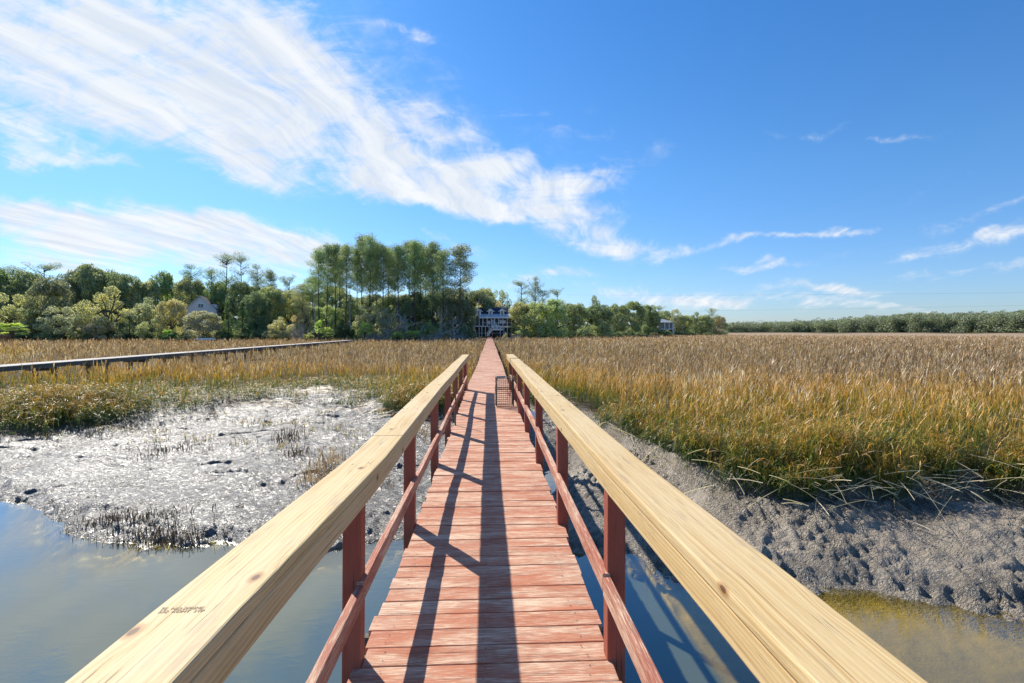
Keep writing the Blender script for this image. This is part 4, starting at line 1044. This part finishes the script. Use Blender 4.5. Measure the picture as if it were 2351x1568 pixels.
# roof: steep main part and shallower porch skirt
ym = 3.4; yb = 10.0; zm = lz(722)
def slab(name, pts, th, mat, parent):
    mb = MB(); n = (Vector(pts[1]) - Vector(pts[0])).cross(Vector(pts[2]) - Vector(pts[0])).normalized() * th
    if n.z < 0: n = -n
    lo = [Vector(p) - n for p in pts]; up = [Vector(p) for p in pts]; mb.poly(up); mb.poly(lo[::-1])
    k = len(pts)
    for i in range(k): mb.poly([up[i], lo[i], lo[(i + 1) % k], up[(i + 1) % k]])
    return mb.build(name, mat, parent)
slab('roof', [(lx(1095), ym - .9, zm + .2), (lx(1172), ym - .9, zm + .2), (lx(1166), 4.9, zr), (lx(1095), 4.9, zr)], .15, M['slate'], HB)
slab('roof', [(lx(1095), yb, zm), (lx(1172), yb, zm), (lx(1166), 4.9, zr), (lx(1095), 4.9, zr)], .15, M['slate'], HB)
slab('porch_roof', [(lx(1100), -.5, ze + .12), (lx(1175), -.5, ze + .12), (lx(1172.4), ym - .85, zm + .25), (lx(1095), ym - .85, zm + .25)], .12, M['porchroof'], HB)
mb = MB(); mb.box(lx(1100), lx(1175), -.56, -.44, ze - .16, ze + .10); mb.build('eave_board', M['white'], HB)
for k, cx in enumerate((1098.5, 1126, 1152.8)):
    c = lx(cx); w2 = 5.0 * U
    dm = MB(); dm.box(c - w2, c + w2, 1.7, 5.0, lz(724), lz(713.4)); D = dm.build('dormer', M['white'], HB)
    for s in (-1, 1):
        slab('dormer_roof', [(c, 1.35, lz(707.2)), (c + s * 9.2 * U, 1.35, lz(714.6)), (c + s * 9.2 * U, 5.4, lz(714.6)), (c, 5.4, lz(707.2))], .16, M['white'], D)
    g_ = MB(); g_.poly([(c - w2 * 1.3, 1.66, lz(713.4)), (c + w2 * 1.3, 1.66, lz(713.4)), (c, 1.66, lz(708.2))]); g_.build('gable', M['white'], D)
    wn = MB(); wn.box(c - 2.6 * U, c + 2.6 * U, 1.60, 1.69, lz(722.8), lz(713.8)); W2 = wn.build('window_frame', M['white'], D)
    for zz in (lz(718), lz(722.3)):
        wn = MB(); wn.box(c - 2.0 * U, c + 2.0 * U, 1.57, 1.60, zz, zz + 3.9 * U); wn.build('window_pane', M['glass'], D)
posts = [1108.8, 1118.5, 1128.5, 1135.5, 1145, 1154.5, 1164.5, 1174]
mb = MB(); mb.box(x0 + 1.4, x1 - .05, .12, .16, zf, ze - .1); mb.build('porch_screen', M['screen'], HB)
for p in posts:
    mb = MB(); mb.box(lx(p) - .10, lx(p) + .10, -.06, .08, zf, ze - .1); mb.build('porch_post', M['white'], HB)
mb = MB(); mb.box(lx(1108), x1, -.02, .06, lz(741.5), lz(741.5) + .09); mb.build('porch_rail', M['white'], HB)
mb = MB(); mb.box(x0, x1 + .05, -.1, .12, zf - .22, zf); mb.build('floor_beam', M['white'], HB)
mb = MB(); mb.box(x0, x1, .13, 3.0, zf - .15, zf - .02); mb.build('porch_floor', M['grey_wood'], HB)
for p in (1089, 1106.5, 1114.5, 1123.5, 1148.5, 1157, 1165, 1174):
    mb = MB(); mb.box(lx(p) - .08, lx(p) + .08, -.06, .08, zg, zf - .22); mb.build('ground_post', M['white'], HB)
for p in (1123.5, 1148.5, 1157, 1165):
    mb = MB()
    for s in (-1, 1): mb.path([(lx(p), 0.1, zf - .85), (lx(p) + s * .55, 0.1, zf - .28)], .07, .09, up=(0, 1, 0))
    mb.build('knee_brace', M['white'], HB)
mb = MB(); mb.box(x0, x1, .1, .16, lz(765), lz(765) + .08); mb.build('fence_rail', M['white'], HB)
mb = MB(); mb.box(lx(1129.6), lx(1134.6), -.02, .05, zf, lz(734.5)); dr = mb.build('screen_door', M['white'], HB)
for z0_, z1_ in ((lz(747), lz(742)), (lz(741), lz(735.3))):
    mb = MB(); mb.box(lx(1130.4), lx(1133.8), -.05, -.025, z0_, z1_); mb.build('door_pane', M['glass'], dr)
for p, a, b in ((1123, 745, 736.5), (1150, 743, 734.5), (1158, 743, 735.5)):
    mb = MB(); mb.box(lx(p) - .35, lx(p) + .35, .06, .10, lz(a), lz(b)); mb.build('porch_window', M['siding'], HB)
# stairs: straight flight to a landing, then down to the left
mb = MB(); zl = lz(757.5); n = 9
for i in range(n): zz = zf - (zf - zl) * i / n; mb.box(lx(1130 + .55 * i), lx(1138 + .55 * i), -.35 - i * .30, -.05 - i * .30, zz - .2, zz - .14)
mb.box(lx(1130), lx(1155), -4.4, -3.1, zl - .1, zl)
for i in range(8): zz = zl - (zl - zg - .3) * (i + 1) / 8; xx = 1131 - i * 1.25; mb.box(lx(xx - 1.4), lx(xx), -4.4, -3.2, zz - .06, zz)
mb.build('stairs', M['white'], HB)
mb = MB()
for p0, p1 in (((lx(1129), -.1, zf + .1), (lx(1133.5), -3.0, zl + .1)), ((lx(1137.5), -.1, zf + .1), (lx(1143), -3.0, zl + .1)), ((lx(1131), -4.45, zl), (lx(1119.5), -4.45, zg + .4)), ((lx(1131), -4.45, zl + .1), (lx(1155), -4.45, zl + .1))):
    a, b = Vector(p0), Vector(p1); mb.path([a + Vector((0, 0, .95)), b + Vector((0, 0, .95))], .08, .12); mb.path([a, b], .08, .22)
    m_ = int((b - a).length / .18)
    for i in range(m_ + 1): q = a.lerp(b, i / m_); mb.path([q, q + Vector((0, 0, .95))], .055, .055, up=(0, 1, 0))
mb.build('stair_railing', M['white'], HB)

# ------------------------------------------------------------------ gabled house on the left
gd = 128.0; x, y = at(460, gd); GH = thing('house', 'pale gabled house half hidden by trees on the left', 'house', (x, y, 0), R(20))
Ug = gd / F; za = zat(679.8, gd); zb_ = zat(712, gd); hw = 32 * Ug
mb = MB(); mb.poly([(-hw, 0, 0), (hw, 0, 0), (hw, 0, zb_), (0, 0, za), (-hw, 0, zb_)]); mb.poly([(hw, 0, 0), (hw, 9, 0), (hw, 9, zb_), (hw, 0, zb_)]); mb.poly([(-hw, 9, 0), (-hw, 0, 0), (-hw, 0, zb_), (-hw, 9, zb_)])
mb.poly([(hw, 9, 0), (-hw, 9, 0), (-hw, 9, zb_), (0, 9, za), (hw, 9, zb_)]); mb.build('wall', M['siding'], GH)
for s in (-1, 1): slab('roof', [(0, -.35, za + .16), (s * (hw + .35), -.35, zb_ - .2), (s * (hw + .35), 9.4, zb_ - .2), (0, 9.4, za + .16)], .12, M['shingle'], GH)
for s in (-1, 1):
    mb = MB(); mb.path([(0, -.40, za + .04), (s * (hw + .35), -.40, zb_ - .32)], .06, .26, up=(0, 1, 0)); mb.build('barge_board', M['white'], GH)
mb = MB(); mb.box(-.55, .75, -.05, .03, za - 3.0, za - 1.9); wf = mb.build('window', M['white'], GH)
for a in (-.46, .14): 
    mb = MB(); mb.box(a, a + .52, -.08, -.052, za - 2.9, za - 2.0); mb.build('window_pane', M['glass'], wf)
mb = MB(); mb.box(1.5, hw - .3, 2.6, 5.6, zb_ + .2, zb_ + 1.75); dd_ = mb.build('dormer', M['white'], GH)
slab('dormer_roof', [(1.2, 2.4, zb_ + 2.15), (hw, 2.4, zb_ + 1.75), (hw, 5.8, zb_ + 1.75), (1.2, 5.8, zb_ + 2.15)], .12, M['shingle'], dd_)

# little house on the right
rd = 214.0; x, y = at(1530, rd); RH = thing('house', 'little white porch house with pale roof peeking from the right woods', 'house', (x, y, 0), R(-12)); Ur = rd / F
def rx(px): return (px - 1530) * Ur
def rz_(py): return zat(py, rd)
mb = MB(); mb.box(rx(1512), rx(1544), .6, 6, rz_(756), rz_(741)); mb.build('wall', M['innerwall'], RH)
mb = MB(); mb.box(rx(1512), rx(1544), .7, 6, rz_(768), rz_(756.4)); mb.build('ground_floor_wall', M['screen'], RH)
M['greyroof'] = plain('grey_roof_metal', (.30, .33, .36), .5)
slab('roof', [(rx(1506), 3.5, rz_(731.5)), (rx(1526), 3.5, rz_(731.8)), (rx(1547), -.4, rz_(740.2)), (rx(1508), -.4, rz_(740.2))], .25, M['greyroof'], RH)
slab('roof', [(rx(1526), 3.5, rz_(731.8)), (rx(1547), -.4, rz_(740.2)), (rx(1547), 6.5, rz_(740.2))], .2, M['greyroof'], RH)
mb = MB(); mb.box(rx(1511), rx(1545), -.1, .1, rz_(756.5), rz_(754.8)); mb.build('porch_beam', M['white'], RH)
for p in (1526.5, 1536, 1544.4):
    mb = MB(); mb.box(rx(p) - .14, rx(p) + .14, -.12, .12, rz_(766 if p > 1540 else 756), rz_(740)); mb.build('porch_post', M['white'], RH)

# small things along the left shore
x, y = at(214, 121); SD = thing('shed', 'small pale open shed low under the left oaks', 'shed', (x, y, 0), 0)
u = 121 / F
mb = MB(); mb.box(-17 * u, 16 * u, 1.2, 2.6, zat(780, 121), zat(765.5, 121)); mb.build('wall', M['screen'], SD)
slab('roof', [(-18 * u, -.3, zat(766, 121)), (17 * u, -.3, zat(766, 121)), (15 * u, 1.6, zat(762.5, 121)), (-14 * u, 1.6, zat(762.5, 121))], .1, M['bluegrey'], SD)
for p in (-15, -5, 5, 15):
    mb = MB(); mb.box(p * u - .06, p * u + .06, -.06, .06, zat(781, 121), zat(766, 121)); mb.build('post', M['white'], SD)
x, y = at(471, 110); BT = thing('boat', 'small white overturned skiff at the left marsh edge', 'boat', (x, y, zat(779.5, 110)), R(12))
mb = MB()
prof = [(-1.9, .12), (-1.3, .36), (-.3, .46), (.8, .44), (1.6, .25), (1.95, .04)]
rows = []
for a, hwid in prof: rows.append([(a, hwid * math.cos(g_), .30 * math.sin(g_) * (.5 + hwid)) for g_ in np.linspace(0, math.pi, 9)])
for r0, r1 in zip(rows[:-1], rows[1:]):
    for j in range(8): mb.poly([r0[j], r1[j], r1[j + 1], r0[j + 1]])
mb.build('hull', M['white'], BT, smooth=True)
mb = MB(); mb.path([(-1.9, 0, .19), (0, 0, .31), (1.9, 0, .19)], .05, .05); mb.build('keel', M['siding'], BT)
x, y = at(11, 108); CR = thing('wooden_box', 'small orange brown wooden box at the far left marsh edge', 'box', (x, y, zat(784, 108)), R(8))
mb = MB(); 
for k in range(5): mb.box(-.8, .8, -.5, -.45, .06 + k * .24, .26 + k * .24)
for s in (-.78, .78): mb.box(s - .05, s + .05, -.449, .45, 0, 1.3)
mb.box(-.86, .86, -.55, .5, 1.3, 1.38); mb.build('planks', M['rust'], CR)

# pole and cables
x, y = at(1100, 118.0); UP = thing('utility_pole', 'thin bare pole standing in front of the left end of the main house', 'pole', (x, y, ZM))
mb = MB(); mb.tube([(0, 0, -.5), (.02, 0, 4), (-.05, 0, zat(684, 118) - ZM)], [.14, .12, .09], 8); mb.build('shaft', M['dead'], UP)
mb = MB(); mb.tube([(0, 0, zat(730, 118) - ZM), (.0, -.14, zat(730, 118) - ZM + .3)], .05, 6); mb.build('bracket', M['black'], UP)
for nm, ya, yb2, lab in (('power_line', 677, 668, 'upper thin power line crossing the sky at right'), ('power_line', 716, 695, 'lower thin power line crossing the sky at right')):
    a = Vector((*at(1300, 330), zat(ya, 330))); b = Vector((*at(2600, 230), zat(yb2, 230))); mb = MB()
    pts = [a.lerp(b, t) + Vector((0, 0, -1.6 * 4 * t * (1 - t) * .5)) for t in np.linspace(0, 1, 24)]
    mb.tube(pts, .022, 5); tag(mb.build(nm, M['black']), lab, 'power line', 'power lines over the marsh')

# ------------------------------------------------------------------ light
AZ = math.atan2(.597, .802); EL = R(40)
sd = Vector((-math.sin(AZ) * math.cos(EL), math.cos(AZ) * math.cos(EL), math.sin(EL)))
sun = bpy.data.lights.new('sun', 'SUN'); so = bpy.data.objects.new('sun', sun); COL.objects.link(so)
sun.energy = 4.6; sun.angle = R(.55); sun.color = (1, .94, .84); so.rotation_euler = sd.to_track_quat('Z', 'Y').to_euler()
w = bpy.data.worlds.new('World'); SC.world = w; w.use_nodes = True
t = NT(w.node_tree); bg = t.n['Background']
sky = t.node('ShaderNodeTexSky', sky_type='NISHITA', sun_disc=False, sun_elevation=EL, sun_rotation=-AZ, altitude=0, air_density=1.0, dust_density=.25, ozone_density=2.2)
dr_ = t.node('ShaderNodeTexCoord').outputs['Generated']
dr_ = t.map(dr_, rot=(0, 0, YAW))
sp_ = t.node('ShaderNodeSeparateXYZ', ins={0: dr_}); X_, Y_, Z_ = sp_.outputs
Yc = t.m('MAXIMUM', Y_, .05)
u_ = t.m('DIVIDE', X_, Yc); v_ = t.m('DIVIDE', Z_, Yc)
uv = t.node('ShaderNodeCombineXYZ', ins={0: u_, 1: v_}).outputs[0]
# cirrus sheet: directions projected on a high plane, streaks running one way
zc_ = t.m('ADD', t.m('MAXIMUM', Z_, 0.0), .10)
pl = t.node('ShaderNodeCombineXYZ', ins={0: t.m('DIVIDE', X_, zc_), 1: t.m('DIVIDE', Y_, zc_)}).outputs[0]
ps = t.map(pl, rot=(0, 0, R(11)))
wv = t.v('SCALE', t.v('SUBTRACT', t.noise(ps, .9, 3, .55, out='Color'), (.5, .5, .5)), .55)
ps = t.v('ADD', ps, wv)
st1 = t.noise(t.map(ps, scale=(1.5, .30, 1)), 1.0, 6, .58, .25)
st2 = t.noise(t.map(ps, scale=(7.5, .9, 1), loc=(3, 1, 0)), 1.0, 6, .62, .3)
puf = t.noise(t.v('ADD', uv, (4, 2, 0)), 5.0, 7, .62, .5)
puf2 = t.noise(t.map(uv, rot=(0, 0, R(18)), scale=(9, 21, 1)), 1.0, 8, .68, .8)
wuv = t.v('ADD', uv, t.v('SCALE', t.v('SUBTRACT', t.noise(uv, 3.2, 5, .6, out='Color'), (.5, .5, .5)), .16))
def blob(cx, cy, rx_, ry_, ang, amp):
    q = t.map(wuv, loc=((cx - CXP) / F, (HOR - cy) / F, 0), rot=(0, 0, -R(ang)), scale=(rx_ * .90 / F, ry_ * .90 / F, 1), typ='TEXTURE')
    l = t.v('LENGTH', q); return t.m('MULTIPLY', t.m('EXPONENT', t.m('MULTIPLY', t.m('MULTIPLY', l, l), -1.0)), amp)
BL = [(330, 190, 560, 230, 20, .34), (120, 60, 420, 130, 18, .62), (420, 130, 360, 150, 28, .62), (600, 60, 210, 160, 45, .75), (720, 210, 190, 80, 42, .8), (150, 250, 330, 70, 20, .62), (520, 300, 300, 60, 24, .55), (620, 420, 240, 30, 22, .42),
      (60, 330, 110, 50, 20, .55), (150, 375, 160, 20, 4, .75), (880, 330, 120, 45, 30, .85), (990, 300, 110, 50, 20, .95), (960, 400, 190, 50, 10, .6), (920, 430, 120, 38, 5, 1.25), (1060, 465, 160, 30, 6, 1.2), (1200, 490, 150, 22, 4, .8),
      (1300, 435, 120, 40, -10, 1.3), (1160, 392, 110, 34, -12, 1.0), (1360, 490, 90, 26, -4, .7), (1410, 550, 120, 26, 6, 1.05), (665, 312, 60, 40, 30, .9), (540, 350, 60, 30, 30, .5),
      (80, 470, 150, 30, 14, .8), (200, 530, 360, 46, 9, 1.0), (450, 525, 300, 48, 8, 1.0), (660, 560, 230, 50, 10, 1.05), (330, 605, 350, 16, 4, .55), (120, 570, 240, 14, 5, .5),
      (1000, 545, 120, 16, 14, .55), (1230, 630, 140, 20, -4, .65), (1060, 190, 330, 70, 26, .16), (1780, 548, 200, 12, -8, .95), (1560, 570, 90, 14, -5, .5), (1500, 680, 230, 30, 5, .75), (1900, 663, 120, 13, -2, .95),
      (1730, 614, 100, 11, 2, .7), (1400, 320, 220, 60, 22, .2), (2260, 540, 300, 20, -8, .5), (2290, 480, 200, 14, -12, .45), (2060, 325, 130, 12, 3, .42), (2250, 600, 250, 14, -5, .45), (1750, 700, 280, 16, 2, .5), (980, 85, 120, 12, 15, .4), (2000, 690, 240, 12, 1, .45), (1880, 300, 120, 10, -6, .25), (2230, 410, 150, 10, -18, .3)]
acc = None
for b_ in BL:
    q = blob(*b_); acc = q if acc is None else t.m('ADD', acc, q)
hole = None
for b_ in ((790, 480, 260, 26, 12, .5), (330, 425, 300, 20, 12, .5), (735, 360, 80, 45, 35, .5), (60, 425, 160, 18, 5, .4), (330, 210, 240, 20, 26, .35), (600, 200, 200, 18, 35, .3), (250, 100, 240, 16, 20, .3), (860, 520, 200, 20, 10, .3)):
    q = blob(*b_); hole = q if hole is None else t.m('ADD', hole, q)
acc = t.m('SUBTRACT', t.m('MINIMUM', t.m('MULTIPLY', acc, 1.32), 1.45), hole)
tex = t.m('ADD', t.m('ADD', t.m('MULTIPLY', t.m('SUBTRACT', st1, .5), 2.3), t.m('MULTIPLY', t.m('SUBTRACT', st2, .5), 1.3)), t.m('ADD', t.m('MULTIPLY', t.m('SUBTRACT', puf, .5), 2.0), t.m('MULTIPLY', t.m('SUBTRACT', puf2, .5), 2.6)))
den = t.m('ADD', acc, t.m('MULTIPLY', tex, t.range(acc, 0.0, .5, .25, 1.0)))
den = t.m('MULTIPLY', t.range(den, .10, 1.75, 0, 1), .97)
den = t.m('MULTIPLY', den, t.range(Y_, .02, .25))
hs = t.node('ShaderNodeHueSaturation', ins={'Saturation': 1.12, 'Value': 1.0, 'Color': sky.outputs[0]})
skyc = t.v('MULTIPLY', hs.outputs[0], t.ramp(Z_, [(0.0, (.46, .56, .82)), (.10, (.48, .64, .88)), (.28, (.47, .73, .94)), (.6, (.34, .72, 1.02))]))
skyc = t.v('SCALE', skyc, 1.10)
cc = t.mix(t.range(st2, .3, .7), (4.5, 5.0, 5.7), (6.1, 6.25, 6.4))
t.l.new(t.mix(den, skyc, cc), bg.inputs[0]); bg.inputs[1].default_value = .10
